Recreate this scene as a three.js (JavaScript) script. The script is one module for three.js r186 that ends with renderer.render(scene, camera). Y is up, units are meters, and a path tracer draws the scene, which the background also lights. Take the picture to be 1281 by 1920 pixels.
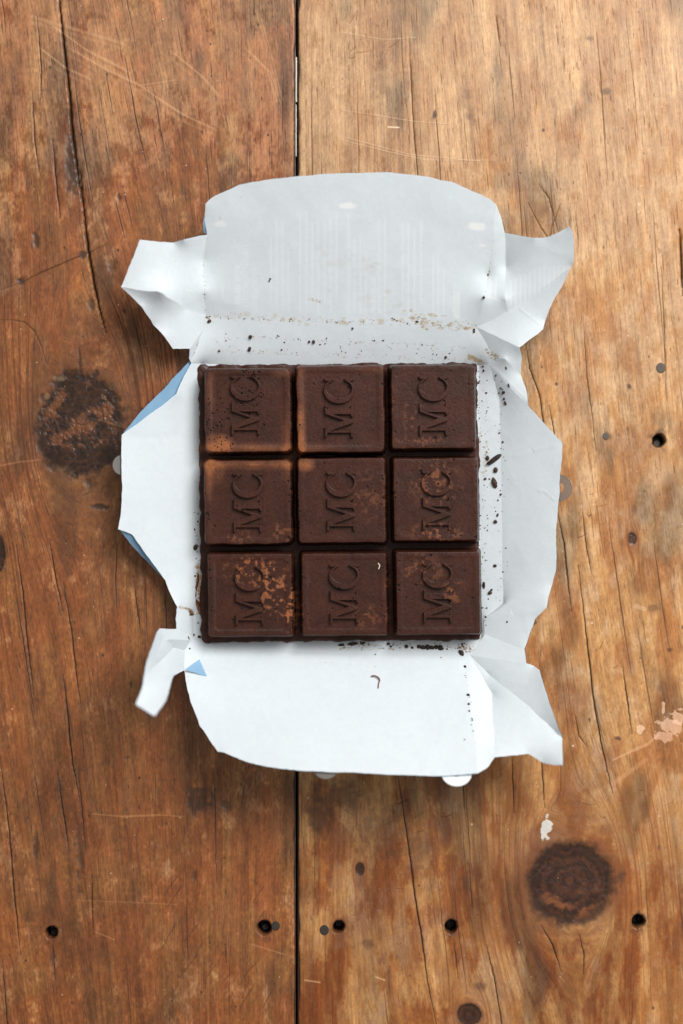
import * as THREE from 'three';
import { mergeGeometries } from 'three/addons/utils/BufferGeometryUtils.js';
import { RectAreaLightUniformsLib } from 'three/addons/lights/RectAreaLightUniformsLib.js';

// ------------------------------------------------------------ camera, light, exposure
const scene = new THREE.Scene();
const HC = 0.62;                                   // lens height above the table
const K = 0.199 / 1281;                            // metres of table per unit of the plan measured on the photograph
const FOV = 2 * Math.atan(960 * K / HC) * 180 / Math.PI;
const camera = new THREE.PerspectiveCamera(FOV, 1281 / 1920, 0.05, 12);
camera.position.set(0, HC, 0);
camera.up.set(0, 0, -1);
camera.lookAt(0, 0, 0);
camera.focus = HC - 0.006;
camera.userData.fStop = 4.2;
camera.updateMatrixWorld();
scene.add(camera);

const renderer = new THREE.WebGLRenderer();
renderer.toneMapping = THREE.LinearToneMapping;
renderer.toneMappingExposure = 0.89;
renderer.shadowMap.enabled = true;

scene.background = new THREE.Color().setRGB(0.40, 0.395, 0.388);       // even light thrown back by the room
RectAreaLightUniformsLib.init();
const WIN = { pos: [0.50, 0.92, -0.60], w: 0.62, h: 0.70, aim: [0, 0.1, 0] };
const sunny = new THREE.RectAreaLight(new THREE.Color().setRGB(0.99, 0.996, 1.0), 16.8, WIN.w, WIN.h);
sunny.name = 'window_light';
sunny.position.set(...WIN.pos);
sunny.lookAt(...WIN.aim);
scene.add(sunny);

// ------------------------------------------------------------ helpers
function mulberry(a) { return () => { a |= 0; a = a + 0x6D2B79F5 | 0; let t = Math.imul(a ^ a >>> 15, 1 | a); t = t + Math.imul(t ^ t >>> 7, 61 | t) ^ t; return ((t ^ t >>> 14) >>> 0) / 4294967296; }; }
const rnd = mulberry(20417);
const PERM = new Float32Array(65536); for (let i = 0; i < 65536; i++) PERM[i] = rnd();
function vn(x, y) {
  const xi = Math.floor(x), yi = Math.floor(y); let fx = x - xi, fy = y - yi;
  fx = fx * fx * (3 - 2 * fx); fy = fy * fy * (3 - 2 * fy);
  const a = (xi & 255), b = ((xi + 1) & 255), c = (yi & 255) << 8, d = ((yi + 1) & 255) << 8;
  const p = PERM[a | c], q = PERM[b | c], r = PERM[a | d], s = PERM[b | d];
  return p + (q - p) * fx + (r - p) * fy + (p - q - r + s) * fx * fy;
}
function fbm(x, y, n = 4) { let s = 0, a = 0.5, t = 0; for (let i = 0; i < n; i++) { s += a * vn(x, y); t += a; a *= 0.5; x = x * 2.03 + 17.3; y = y * 2.03 + 9.1; } return s / t; }
const clamp = (x, a = 0, b = 1) => x < a ? a : x > b ? b : x;
const ss = (a, b, x) => { const t = clamp((x - a) / (b - a)); return t * t * (3 - 2 * t); };
const lerp = (a, b, t) => a + (b - a) * t;
// plan position (px, py) at height h millimetres -> world
function P(px, py, h = 0) { const f = K * (HC - h / 1000) / HC; return [(px - 640.5) * f, h / 1000, (py - 960) * f]; }
function texture(data, w, h, srgb, wrap = THREE.ClampToEdgeWrapping) {
  const t = new THREE.DataTexture(data, w, h, THREE.RGBAFormat);
  t.magFilter = THREE.LinearFilter; t.minFilter = THREE.LinearFilter; t.wrapS = t.wrapT = wrap;
  if (srgb) t.colorSpace = THREE.SRGBColorSpace;
  t.needsUpdate = true; return t;
}
const used = {};
function numbered(n) { used[n] = (used[n] ?? -1) + 1; return used[n] ? `${n}_${String(used[n]).padStart(3, '0')}` : n; }
function mesh(name, geo, mat, parent) { const m = new THREE.Mesh(geo, mat); m.name = name; m.castShadow = m.receiveShadow = true; parent.add(m); return m; }
function tag(o, label, category, group, kind) { o.userData = { label, category }; if (group) o.userData.group = group; if (kind) o.userData.kind = kind; return o; }

// A drawing sheet in plan units: colour (sRGB 0..255), height (metres, 0 = surface) and gloss.
class Sheet {
  constructor(x0, x1, y0, y1, w, h) {
    Object.assign(this, { x0, x1, y0, y1, w, h, sx: w / (x1 - x0), sy: h / (y1 - y0) });
    this.c = new Float32Array(w * h * 3); this.z = new Float32Array(w * h); this.m = new Float32Array(w * h); this.r = new Float32Array(w * h).fill(0.5);
  }
  fill(f) { const o = [0, 0, 0, 0, 0]; for (let j = 0; j < this.h; j++) { const y = this.y0 + (j + 0.5) / this.sy; for (let i = 0; i < this.w; i++) { const k = j * this.w + i; f(this.x0 + (i + 0.5) / this.sx, y, o); this.c[k * 3] = o[0]; this.c[k * 3 + 1] = o[1]; this.c[k * 3 + 2] = o[2]; this.z[k] = o[3]; this.r[k] = o[4]; } } }
  // visit texels round a box: f(x, y, k)
  each(xa, xb, ya, yb, f) {
    const i0 = Math.max(0, Math.floor((xa - this.x0) * this.sx)), i1 = Math.min(this.w - 1, Math.ceil((xb - this.x0) * this.sx));
    const j0 = Math.max(0, Math.floor((ya - this.y0) * this.sy)), j1 = Math.min(this.h - 1, Math.ceil((yb - this.y0) * this.sy));
    for (let j = j0; j <= j1; j++) for (let i = i0; i <= i1; i++) f(this.x0 + (i + 0.5) / this.sx, this.y0 + (j + 0.5) / this.sy, j * this.w + i);
  }
  tint(k, col, a) { const c = this.c, q = k * 3; c[q] += (col[0] - c[q]) * a; c[q + 1] += (col[1] - c[q + 1]) * a; c[q + 2] += (col[2] - c[q + 2]) * a; }
  // a line of given half width; col at strength a; fine depth dz, real depth dm
  seg(x0, y0, x1, y1, hw, col, a, dz = 0, dm = 0) {
    const dx = x1 - x0, dy = y1 - y0, L = dx * dx + dy * dy || 1e-6, soft = 0.55 / Math.min(this.sx, this.sy), e = hw + soft;
    this.each(Math.min(x0, x1) - e, Math.max(x0, x1) + e, Math.min(y0, y1) - e, Math.max(y0, y1) + e, (x, y, k) => {
      const t = clamp(((x - x0) * dx + (y - y0) * dy) / L), d = Math.hypot(x - x0 - dx * t, y - y0 - dy * t);
      const s = 1 - ss(Math.max(0, hw - soft), e, d); if (s <= 0) return;
      this.tint(k, col, s * a); if (dz) this.z[k] = Math.min(this.z[k], this.z[k] * (1 - s) + dz * s); if (dm) this.m[k] = Math.min(this.m[k], dm * s);
    });
  }
  path(pts, hw, col, a, dz = 0, dm = 0, taper = true) {
    const n = pts.length - 1;
    const cover = new Map(), soft = 0.55 / Math.min(this.sx, this.sy);
    for (let i = 0; i < n; i++) {
      const t0 = (i + 0.5) / n, w = taper ? hw * Math.min(1, 0.25 + 2.2 * Math.min(t0, 1 - t0)) : hw, e = w + soft, [x0, y0] = pts[i], [x1, y1] = pts[i + 1], dx = x1 - x0, dy = y1 - y0, L = dx * dx + dy * dy || 1e-6;
      this.each(Math.min(x0, x1) - e, Math.max(x0, x1) + e, Math.min(y0, y1) - e, Math.max(y0, y1) + e, (x, y, k) => {
        const t = clamp(((x - x0) * dx + (y - y0) * dy) / L), d = Math.hypot(x - x0 - dx * t, y - y0 - dy * t), q = (1 - ss(Math.max(0, w - soft), e, d)) * Math.min(1, 0.35 + w);
        if (q > (cover.get(k) ?? 0)) cover.set(k, q);
      });
    }
    for (const [k, q] of cover) { this.tint(k, col, q * a); if (dz) this.z[k] = Math.min(this.z[k], lerp(this.z[k], dz, q)); if (dz < 0) this.r[k] = lerp(this.r[k], 0.95, q); if (dm) this.m[k] = Math.min(this.m[k], dm * q); }
  }
  spot(x, y, rx, ry, col, a, dz = 0, dm = 0, rough = 0.35, soft = 0.5, seed = 0) {
    this.each(x - rx * 1.5, x + rx * 1.5, y - ry * 1.5, y + ry * 1.5, (px, py, k) => {
      const d = Math.hypot((px - x) / rx, (py - y) / ry) + (fbm(px * 0.11 + seed, py * 0.11 - seed, 3) - 0.5) * 2 * rough;
      const s = 1 - ss(1 - soft, 1, d); if (s <= 0) return;
      this.tint(k, col, s * a); if (dz) this.z[k] = lerp(this.z[k], dz, s); if (dm) this.m[k] = Math.min(this.m[k], dm * s);
    });
  }
  colour(wrap) { const d = new Uint8Array(this.w * this.h * 4); for (let k = 0; k < this.w * this.h; k++) { for (let q = 0; q < 3; q++) d[k * 4 + q] = clamp(this.c[k * 3 + q], 0, 255); d[k * 4 + 3] = 255; } return texture(d, this.w, this.h, true, wrap); }
  grey(a, lo, hi, wrap) { const d = new Uint8Array(this.w * this.h * 4); for (let k = 0; k < this.w * this.h; k++) { const v = 255 * clamp((a[k] - lo) / (hi - lo)); d[k * 4] = d[k * 4 + 1] = d[k * 4 + 2] = v; d[k * 4 + 3] = 255; } return texture(d, this.w, this.h, false, wrap); }
  at(a, x, y) {
    const fx = clamp((x - this.x0) * this.sx - 0.5, 0, this.w - 1.001), fy = clamp((y - this.y0) * this.sy - 0.5, 0, this.h - 1.001), i = fx | 0, j = fy | 0, u = fx - i, v = fy - j, k = j * this.w + i;
    return lerp(lerp(a[k], a[k + 1], u), lerp(a[k + this.w], a[k + this.w + 1], u), v);
  }
}

// ------------------------------------------------------------ table top: two old planks (and their neighbours out of frame)
const table = new THREE.Group(); table.name = 'table_top'; scene.add(table);
table.userData = { kind: 'structure', label: 'worn brown wooden table top of wide planks', category: 'table' };

const KNOTS = [ // x, y, rx, ry, reach of the bent grain
  [152, 798, 84, 108, 0.85], [1070, 1656, 84, 84, 0.9], [-8, 1040, 20, 40, 0.9], [880, 1902, 24, 22, 0.9], [675, 1630, 9, 13, 0.8], [1185, 1010, 9, 12, 0.5], [1014, 402, 9, 30, 0.7],
];
const DX0 = -250, DX1 = 1500;
function psi(x, y) {                                // grain coordinate: constant along a fibre
  const lean = x < 556 ? 0.12 * (1 - ss(150, 540, x)) : 0.115 * ss(590, 860, x);
  let g = x - lean * (y - 960) * (x < 556 ? 1 : 0.8 + 0.2 * ss(400, 1300, y));
  for (const [kx, ky, rx, ry, s] of KNOTS) {
    if ((kx < 556) !== (x < 556)) continue;
    const dx = x - kx, dy = (y - ky) / (ry / rx * 2.0), d2 = dx * dx + dy * dy, R2 = rx * rx * s;
    if (d2 < R2 * 60) g -= dx * Math.min(1, R2 / Math.max(d2, R2 * 0.6)) * (1 - ss(R2 * 20, R2 * 60, d2));
  }
  return g;
}
function fibre(x, y, len, step = 5) {               // follow the grain from a point, both ways
  const pts = [[x, y]];
  for (let l = 0; l < len; l += step) {
    const gx = (psi(x + 1, y) - psi(x - 1, y)) / 2, gy = (psi(x, y + 1) - psi(x, y - 1)) / 2;
    let dx = -gy, dy = gx; const n = Math.hypot(dx, dy) || 1; if (dy < 0) { dx = -dx; dy = -dy; }
    x += clamp(dx / n, -0.7, 0.7) * step + (rnd() - 0.5) * 0.9; y += Math.max(0.3, dy / n) * step; pts.push([x, y]);
  }
  return pts;
}
const DARK = [34, 22, 16];
function inKnot(x, y) { let best = 9; for (const [kx, ky, rx, ry] of KNOTS.slice(0, 4)) best = Math.min(best, Math.hypot((x - kx) / rx, (y - ky) / ry)); return best; }

function plankSheet(x0, x1, side) {
  const S = new Sheet(x0, x1, -340, 2260, 1024, 2048), left = side === 0;
  S.fill((x, y, o) => {
    const g = psi(x, y), so = left ? 0 : 300;
    const band = fbm(g * 0.013 + so, y * 0.0011 + so, 4), bow = fbm(g * 0.045 + so, y * 0.0016 + 3, 3);
    const st1 = fbm(g * 0.16 + so, y * 0.0042 + 40, 3), st2 = fbm(g * 0.5 + so, y * 0.012 + 80, 2), fine = vn(g * 0.95 + so, y * 0.07), fleck = vn(x * 0.55, y * 0.33), soft = fbm(x * 0.011 + so, y * 0.0075 + 7, 4);
    const mott = fbm(x * 0.06 + so, y * 0.035 + 21, 4);
    const dark = fbm(x * 0.016 + 50 + so, y * 0.006 + 50, 4), worn = fbm(g * 0.05 + 90 + so, y * 0.011 + 90, 4);
    let r, gr, b, v;
    const tiny = fbm(x * 0.30 + so, y * 0.16 + 33, 2) - 0.5, rag = fbm(x * 0.028 + so, y * 0.012 + 70, 5) + tiny * 0.12 + (st2 - 0.5) * 0.12;
    if (left) {
      r = 127; gr = 77; b = 39;
      v = 1 + (band - 0.5) * 0.22 + (bow - 0.5) * 0.16 + (st1 - 0.5) * 0.24 + (st2 - 0.5) * 0.18 + (fine - 0.5) * 0.12 + (fleck - 0.5) * 0.10 + (mott - 0.5) * 0.22 + tiny * 0.22;
      const red = ss(0.46, 0.56, rag) * 0.6; r += 4 * red; gr -= 7 * red; b -= 8 * red;
      const pale = ss(0.54, 0.70, worn + tiny * 0.12) * 0.4; r += 22 * pale; gr += 22 * pale; b += 9 * pale; const scuffSheen = ss(0.47, 0.66, mott * 0.45 + soft * 0.4 + tiny * 0.16 + 0.26 * ss(560, 60, y)); r += 20 * scuffSheen; gr += 24 * scuffSheen; b += 26 * scuffSheen;  // paler far end: real scuffs plus window sheen put into the colour
    } else {
      r = 178; gr = 127; b = 75; const scuffSheen = ss(0.38, 0.64, mott * 0.5 + soft * 0.4 + tiny * 0.12 + 0.22 * ss(900, 0, y)); r += 0 * scuffSheen; gr += 11 * scuffSheen; b += 23 * scuffSheen;  // window sheen at the far end painted in as ragged pale scuffing
      v = 1 + (band - 0.5) * 0.18 + (bow - 0.5) * 0.15 + (st1 - 0.5) * 0.22 + (st2 - 0.5) * 0.17 + (fine - 0.5) * 0.12 + (fleck - 0.5) * 0.10 + (mott - 0.5) * 0.18 + tiny * 0.16;
      const stain = ss(0.44, 0.60, rag) * (0.36 + 0.34 * ss(500, 1300, y)); r -= 34 * stain; gr -= 42 * stain; b -= 38 * stain;
      const low = ss(1150, 1600, y + 260 * (soft - 0.5) - 0.35 * (x - 700)) * ss(0.36, 0.58, 0.6 * worn + 0.4 * mott + tiny * 0.2) * 0.8; r -= 40 * low; gr -= 45 * low; b -= 39 * low;
    }
    const grime = ss(0.56, 0.78, dark) * 0.45; r *= 1 - grime * 0.5; gr *= 1 - grime * 0.46; b *= 1 - grime * 0.42;
    o[0] = r * v; o[1] = gr * Math.pow(v, 1.12); o[2] = b * Math.pow(v, 1.2);
    o[3] = -0.00006 * (1 - st2) - 0.00005 * (1 - fine) - 0.00010 * (1 - mott) + 0.00006 * (soft - 0.5);
    o[4] = 0.36 + 0.2 * mott + 0.10 * (st1 - 0.5) + 0.1 * tiny;
  });
  const inx = (x) => x > x0 && x < x1;
  // knots
  for (const [kx, ky, rx, ry] of KNOTS.slice(0, 6)) {
    if (!inx(kx)) continue;
    const big = rx > 40;
    S.each(kx - rx * 2.6, kx + rx * 2.6, ky - ry * 2.6, ky + ry * 2.6, (x, y, k) => {
      const ux = (x - kx) / rx, uy = (y - ky) / ry, w = fbm(x * 0.05 + 9, y * 0.05, 4) - 0.5, d = Math.hypot(ux, uy) + w * (left ? 0.34 : 0.18) + (fbm(x * 0.2, y * 0.2, 2) - 0.5) * 0.07, a = Math.atan2(uy, ux);
      const lump = fbm(x * 0.17, y * 0.17, 4), rub = fbm(x * 0.035 + 4, y * 0.035 + 8, 4);
      const halo = (1 - ss(1.0, 1.75, d)) * 0.5 * ss(0.35, 0.6, fbm(d * 5.5, a * 1.2 + 5, 3)); S.tint(k, left ? [88, 52, 30] : [120, 72, 42], halo);
      const inside = 1 - ss(0.80, 1.08, d); if (inside <= 0) return;
      const ring = 0.5 + 0.5 * Math.sin(d * (big ? 26 : 12) + w * 5);
      let c = left ? [60, 35, 20] : [66, 37, 22];
      const f = 0.72 + 0.42 * ring * (left ? 0.5 : 0.8) + (lump - 0.5) * (left ? 1.1 : 0.6); c = c.map((q) => q * f);
      const warm = ss(0.5, 0.66, rub) * (left ? 0.55 : 0.7 * ss(-0.1, 0.5, uy)) * (1 - ss(0.7, 1, d)); c = [lerp(c[0], 142, warm), lerp(c[1], 82, warm), lerp(c[2], 42, warm)];
      const rim = ss(0.66, 0.9, d) * 0.55; c = c.map((q) => q * (1 - rim * 0.55));
      S.tint(k, c, inside * 0.96);
      S.z[k] = lerp(S.z[k], -0.00022 + 0.0009 * (lump - 0.5) * (left ? 0.9 : 0.4) * ss(0.35, 0.6, rub) - 0.00006 * ring, inside);
      S.r[k] = lerp(S.r[k], 0.24 + 0.24 * rub, inside); S.m[k] = Math.min(S.m[k], -0.00012 * inside);
    });
    if (big) {
      for (let i = 0; i < 9; i++) { let a = rnd() * 6.28; const pts = [], e = 0.5 + rnd() * 0.45; for (let t = 0.2; t < e; t += 0.05) { a += (rnd() - 0.5) * 0.10; pts.push([kx + Math.cos(a) * t * rx, ky + Math.sin(a) * t * ry]); } S.path(pts, 0.6, [30, 18, 11], 0.55, -0.0003); }
      const px = left ? 155 : 1068, py = left ? 783 : 1650;
      for (let q = 0; q < 3; q++) { const pts = [], R0 = 13 + q * 12; for (let a = q * 2; a < q * 2 + (q ? 3.6 : 6.2); a += 0.2) pts.push([px + Math.cos(a) * R0 * (1 + 0.1 * vn(a * 2, q)), py + Math.sin(a) * R0 * (1 + 0.12 * vn(a * 2, q + 9))]); S.path(pts, 1.5, [44, 26, 16], 0.45, -0.0003); }
      S.spot(px, py, 11, 11, left ? [112, 72, 46] : [92, 54, 34], 0.7);
    }
    // latewood rings that bow round the knot
    for (let i = 0; i < (big ? 22 : 6); i++) { const t = 1.1 + i * 0.14, sgn = i % 2 ? 1 : -1, y = ky - ry * (2.2 + rnd()), x = kx + sgn * rx * t * 0.55 - (left ? 0.1 : 0.09) * (ky - y); S.path(fibre(x, y, ry * 4.5 + rnd() * 120, 6), 0.9 + rnd() * 1.6, left ? [84, 48, 28] : [132, 78, 46], 0.30 + rnd() * 0.25, -0.00012); }
  }
  // pores and short checks along the grain
  const np = left ? 5200 : 4600;
  for (let i = 0; i < np; i++) {
    const x = lerp(x0, x1, rnd()), y = lerp(-340, 2260, rnd()); if (inKnot(x, y) < 1.05) continue;
    const L = 4 + rnd() * rnd() * rnd() * 90; S.path(fibre(x, y, L, 5), 0.2 + rnd() * 0.5, left ? [52, 30, 19] : [92, 56, 33], 0.2 + rnd() * 0.55, -0.0002);
  }
  // longer drying cracks
  const nc = left ? 110 : 80;
  for (let i = 0; i < nc; i++) {
    const x = left ? lerp(x0, 560, Math.pow(rnd(), 1.5)) : lerp(x0, x1, rnd()), y = lerp(-340, 2260, rnd()); if (inKnot(x, y) < 1.2) continue;
    S.path(fibre(x, y, 60 + rnd() * 230, 6), 0.3 + rnd() * 0.6, left ? [40, 25, 17] : [84, 53, 33], 0.5 + rnd() * 0.45, -0.0004);
  }
  const crack = (pts, w, a = 0.95, d = 0.0022) => {
    const out = []; for (let i = 0; i + 1 < pts.length; i++) for (let t = 0; t < 1; t += 0.12) out.push([lerp(pts[i][0], pts[i + 1][0], t) + (rnd() - 0.5) * 1.3, lerp(pts[i][1], pts[i + 1][1], t)]);
    S.path(out, w * 0.78, [28, 18, 12], a, -0.0005, w > 1.7 ? -d * 0.6 : -d * 0.15);
  };
  const light = (pts, w, a, col = [214, 172, 128]) => S.path(pts, w, col, a);
  if (left) {
    crack([[104, -120], [112, 10], [121, 90], [132, 190], [137, 260], [147, 330], [155, 380]], 2.1);
    crack([[150, 320], [158, 400], [166, 470], [176, 530], [188, 585], [200, 625]], 1.9);
    crack([[70, 30], [78, 130], [76, 190]], 1.0); crack([[98, 260], [107, 350], [113, 412]], 1.2); crack([[60, 170], [66, 270], [75, 330]], 0.9);
    crack([[30, 1020], [43, 1110], [52, 1205], [64, 1310]], 1.3); crack([[92, 1010], [106, 1090], [119, 1150]], 1.1); crack([[118, 1090], [134, 1180], [142, 1250], [152, 1330]], 1.2);
    crack([[118, 1265], [127, 1340], [136, 1430], [150, 1500]], 1.4); crack([[146, 1440], [155, 1530], [161, 1600]], 1.0); crack([[108, 1450], [120, 1530], [130, 1600]], 1.1); crack([[0, 1420], [18, 1560], [28, 1690], [40, 1800]], 1.3);
    crack([[172, 1640], [175, 1760]], 1.0); crack([[99, 1762], [104, 1840]], 0.9); crack([[5, 1800], [14, 1925], [20, 2050]], 1.0); crack([[250, 1080], [259, 1150], [264, 1190]], 0.9);
    S.path([[0, 544], [40, 530], [75, 512], [110, 497], [150, 480], [175, 470], [200, 458]], 0.7, DARK, 0.7, -0.0005, -0.0003);
    S.path([[0, 600], [25, 600], [46, 604], [66, 622], [78, 650], [86, 680]], 1.6, [72, 42, 25], 0.5, -0.0003);
    S.path([[78, 870], [100, 902], [122, 930], [138, 950]], 1.6, [80, 48, 30], 0.3);
    for (const [x, y, rx, ry, a] of [[132, 300, 12, 80, 0.5], [68, 450, 9, 26, 0.6], [42, 526, 11, 11, 0.75], [158, 478, 13, 9, 0.6], [172, 572, 10, 16, 0.5], [210, 500, 12, 14, 0.35], [140, 330, 16, 40, 0.5], [222, 370, 6, 10, 0.5], [68, 1580, 6, 40, 0.35], [374, 1500, 34, 34, 0.55], [425, 1512, 16, 20, 0.45], [150, 1590, 12, 110, 0.34], [246, 1285, 4, 10, 0.9], [238, 1420, 9, 5, 0.4], [100, 1795, 8, 18, 0.4], [365, 1640, 8, 14, 0.35], [100, 870, 26, 20, 0.5], [170, 905, 14, 16, 0.55], [186, 950, 24, 7, 0.75], [112, 712, 22, 14, 0.55], [78, 745, 14, 8, 0.5], [75, 835, 10, 16, 0.5], [0, 1030, 10, 26, 0.7]]) S.spot(x, y, rx, ry, [44, 29, 20], a, -0.0002, -0.0002, 0.55, 0.75, x);
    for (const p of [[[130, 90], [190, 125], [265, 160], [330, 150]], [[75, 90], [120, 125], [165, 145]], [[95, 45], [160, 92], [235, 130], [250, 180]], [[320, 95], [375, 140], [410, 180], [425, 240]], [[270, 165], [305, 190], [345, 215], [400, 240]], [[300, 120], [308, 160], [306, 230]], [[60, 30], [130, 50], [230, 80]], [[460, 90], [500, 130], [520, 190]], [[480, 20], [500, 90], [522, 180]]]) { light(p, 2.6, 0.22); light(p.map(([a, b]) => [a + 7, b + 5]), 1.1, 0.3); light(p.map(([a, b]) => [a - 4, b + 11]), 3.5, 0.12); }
    light([[174, 1526], [230, 1531], [300, 1528], [342, 1531]], 2.0, 0.42, [196, 140, 90]); light([[146, 1688], [250, 1692], [330, 1696]], 1.2, 0.2); light([[180, 1748], [215, 1762]], 0.8, 0.4); light([[470, 1770], [535, 1790]], 0.9, 0.35); light([[0, 873], [38, 866], [76, 862]], 1.8, 0.4, [186, 124, 92]);
    light([[168, 783], [196, 790], [218, 797], [240, 803]], 0.6, 0.55, [160, 140, 118]);
    S.spot(112, 710, 16, 9, [140, 118, 92], 0.6, 0.0001, 0, 0.5, 0.8, 3); S.spot(88, 742, 8, 8, [150, 120, 92], 0.5);
    for (let i = 0; i < 14; i++) { const x = lerp(200, 540, rnd()), y = lerp(1640, 1900, rnd()), a = -0.9 + (rnd() - 0.5) * 0.4, L = 14 + rnd() * 45; S.path([[x, y], [x + Math.cos(a) * L * 0.5, y + Math.sin(a) * L * 0.5 - 2], [x + Math.cos(a) * L, y + Math.sin(a) * L]], 1.2, [70, 38, 22], 0.5, -0.0002); }
  } else {
    crack([[930, 30], [938, 90]], 1.0, 0.6); crack([[767, 70], [770, 130], [776, 240], [783, 330], [790, 410]], 1.0, 0.7); crack([[1010, 345], [1030, 372], [1048, 440]], 0.9, 0.6); crack([[985, 640], [993, 690], [1012, 740], [1020, 800], [1024, 850]], 1.2, 0.85); crack([[1030, 760], [1037, 800], [1042, 830]], 0.9, 0.8);
    crack([[1095, 620], [1100, 700], [1108, 760], [1118, 850]], 0.9, 0.7); crack([[1045, 960], [1058, 1020], [1064, 1080], [1072, 1150]], 1.4, 0.9); crack([[1092, 960], [1099, 1020], [1110, 1080]], 1.1, 0.8); crack([[1084, 1060], [1095, 1150], [1104, 1230], [1113, 1310], [1125, 1380], [1140, 1450], [1150, 1490]], 1.5, 0.95); crack([[1168, 1250], [1176, 1310], [1186, 1380]], 1.3, 0.85); crack([[1078, 1340], [1086, 1380], [1100, 1400]], 1.0, 0.8);
    crack([[746, 1450], [757, 1520], [768, 1600], [778, 1680], [790, 1750], [802, 1840], [820, 1930]], 1.6, 0.95); crack([[960, 1420], [964, 1530]], 1.2, 0.8); crack([[1014, 1400], [1022, 1520]], 1.2, 0.8); crack([[868, 1460], [871, 1520]], 0.9, 0.7); crack([[1015, 1735], [1035, 1770], [1054, 1825]], 1.3, 0.85); crack([[1086, 1750], [1095, 1790], [1094, 1830]], 1.2, 0.8); crack([[912, 1770], [926, 1830], [940, 1910], [950, 1990]], 1.2, 0.85); crack([[850, 1760], [860, 1840]], 1.0, 0.7); crack([[1275, 430], [1281, 560]], 2.0, 0.7); crack([[1240, 500], [1246, 620], [1250, 760]], 0.8, 0.6); crack([[880, 1620], [886, 1720]], 1.0, 0.7);
    crack([[990, 380], [1010, 420], [1030, 450], [1036, 420], [1052, 380]], 1.6, 0.25, 0.0002); 
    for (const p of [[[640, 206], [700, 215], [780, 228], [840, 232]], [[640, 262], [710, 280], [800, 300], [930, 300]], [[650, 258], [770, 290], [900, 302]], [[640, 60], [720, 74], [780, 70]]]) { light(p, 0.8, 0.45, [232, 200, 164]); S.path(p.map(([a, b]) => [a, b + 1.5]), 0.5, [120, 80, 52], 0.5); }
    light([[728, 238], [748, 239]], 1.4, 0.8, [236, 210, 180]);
    for (let i = 0; i < 80; i++) { const c = [[1110, 960, 50, 55, -0.6], [1180, 1240, 60, 120, -0.7], [1150, 1500, 110, 40, -0.3], [760, 1560, 90, 60, -0.5], [620, 1520, 40, 50, 0.1], [700, 1700, 110, 90, -0.2], [930, 1500, 90, 50, -1.1], [700, 60, 60, 50, -0.5]][i % 8]; const x = c[0] + (rnd() - 0.5) * 2 * c[2], y = c[1] + (rnd() - 0.5) * 2 * c[3], a = c[4] + (rnd() - 0.5), L = 5 + rnd() * rnd() * 34; S.path([[x, y], [x + Math.cos(a) * L * 0.5, y + Math.sin(a) * L * 0.5 + 1.5], [x + Math.cos(a) * L, y + Math.sin(a) * L]], 0.3 + rnd() * rnd() * 1.4, [88, 52, 30], 0.2 + rnd() * 0.5, -0.0003); }
    for (const [x, y, rx, ry, a] of [[815, 215, 5, 12, 0.8], [870, 180, 16, 40, 0.18], [712, 150, 20, 60, 0.18], [884, 215, 20, 26, 0.25], [1108, 72, 9, 10, 0.4], [1137, 172, 11, 10, 0.45], [600, 1530, 36, 60, 0.5], [640, 1490, 60, 36, 0.4], [720, 1560, 50, 70, 0.32], [790, 1600, 46, 60, 0.28], [1008, 1700, 18, 30, 0.5], [1165, 1645, 12, 14, 0.5], [1140, 818, 12, 8, 0.45], [1256, 1218, 7, 6, 0.6], [1180, 725, 6, 7, 0.8], [1226, 1140, 14, 10, 0.35], [1188, 955, 8, 16, 0.3], [1160, 1385, 8, 5, 0.7], [1236, 815, 14, 18, 0.5], [1004, 1166, 9, 7, 0.6], [875, 1660, 14, 26, 0.4], [900, 1850, 14, 10, 0.4], [690, 1770, 20, 12, 0.4], [845, 1738, 16, 20, 0.45], [1197, 1730, 18, 24, 0.4], [1140, 1610, 14, 10, 0.35]]) S.spot(x, y, rx, ry, [64, 40, 26], a, -0.0001, 0, 0.55, 0.8, x);  // stains; the soft patches below the wide flap also paint its shadow
    // paint left on the wood
    const drip = (x, y, rx, ry, col, a, s) => S.spot(x, y, rx, ry, col, a, 0.00008, 0, 0.85, 0.14, s);
    drip(1024, 1553, 10, 19, [203, 198, 188], 0.95, 4); drip(1018, 1566, 6, 9, [203, 198, 188], 0.95, 9); drip(1030, 1546, 5, 7, [203, 198, 188], 0.9, 19);
    drip(1258, 1362, 24, 14, [236, 190, 160], 0.6, 5); drip(1272, 1345, 14, 16, [238, 194, 166], 0.6, 6); drip(1246, 1382, 20, 9, [236, 188, 158], 0.55, 7); drip(1200, 1368, 7, 7, [240, 200, 170], 0.6, 8); drip(1244, 1330, 5, 12, [240, 200, 170], 0.6, 14);
    light([[1150, 1425], [1185, 1408], [1215, 1395], [1235, 1378]], 3.0, 0.35, [236, 190, 156]); light([[1150, 1470], [1190, 1440], [1210, 1425]], 5, 0.2, [236, 190, 156]); light([[1192, 1136], [1208, 1142]], 4, 0.35, [222, 190, 160]);
    light([[705, 1832], [722, 1838]], 1.4, 0.6, [226, 188, 150]); light([[572, 1838], [600, 1842]], 1.6, 0.5, [226, 188, 150]);
  }
  // specks of dust and paint
  for (let i = 0; i < 170; i++) { const x = lerp(x0, x1, rnd()), y = lerp(-340, 2260, rnd()), r = 0.5 + rnd() * rnd() * 1.6; S.spot(x, y, r + 0.4, r + 0.4, [226, 205, 182], 0.5 + rnd() * 0.4, 0, 0, 0.1, 0.5); }
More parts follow.
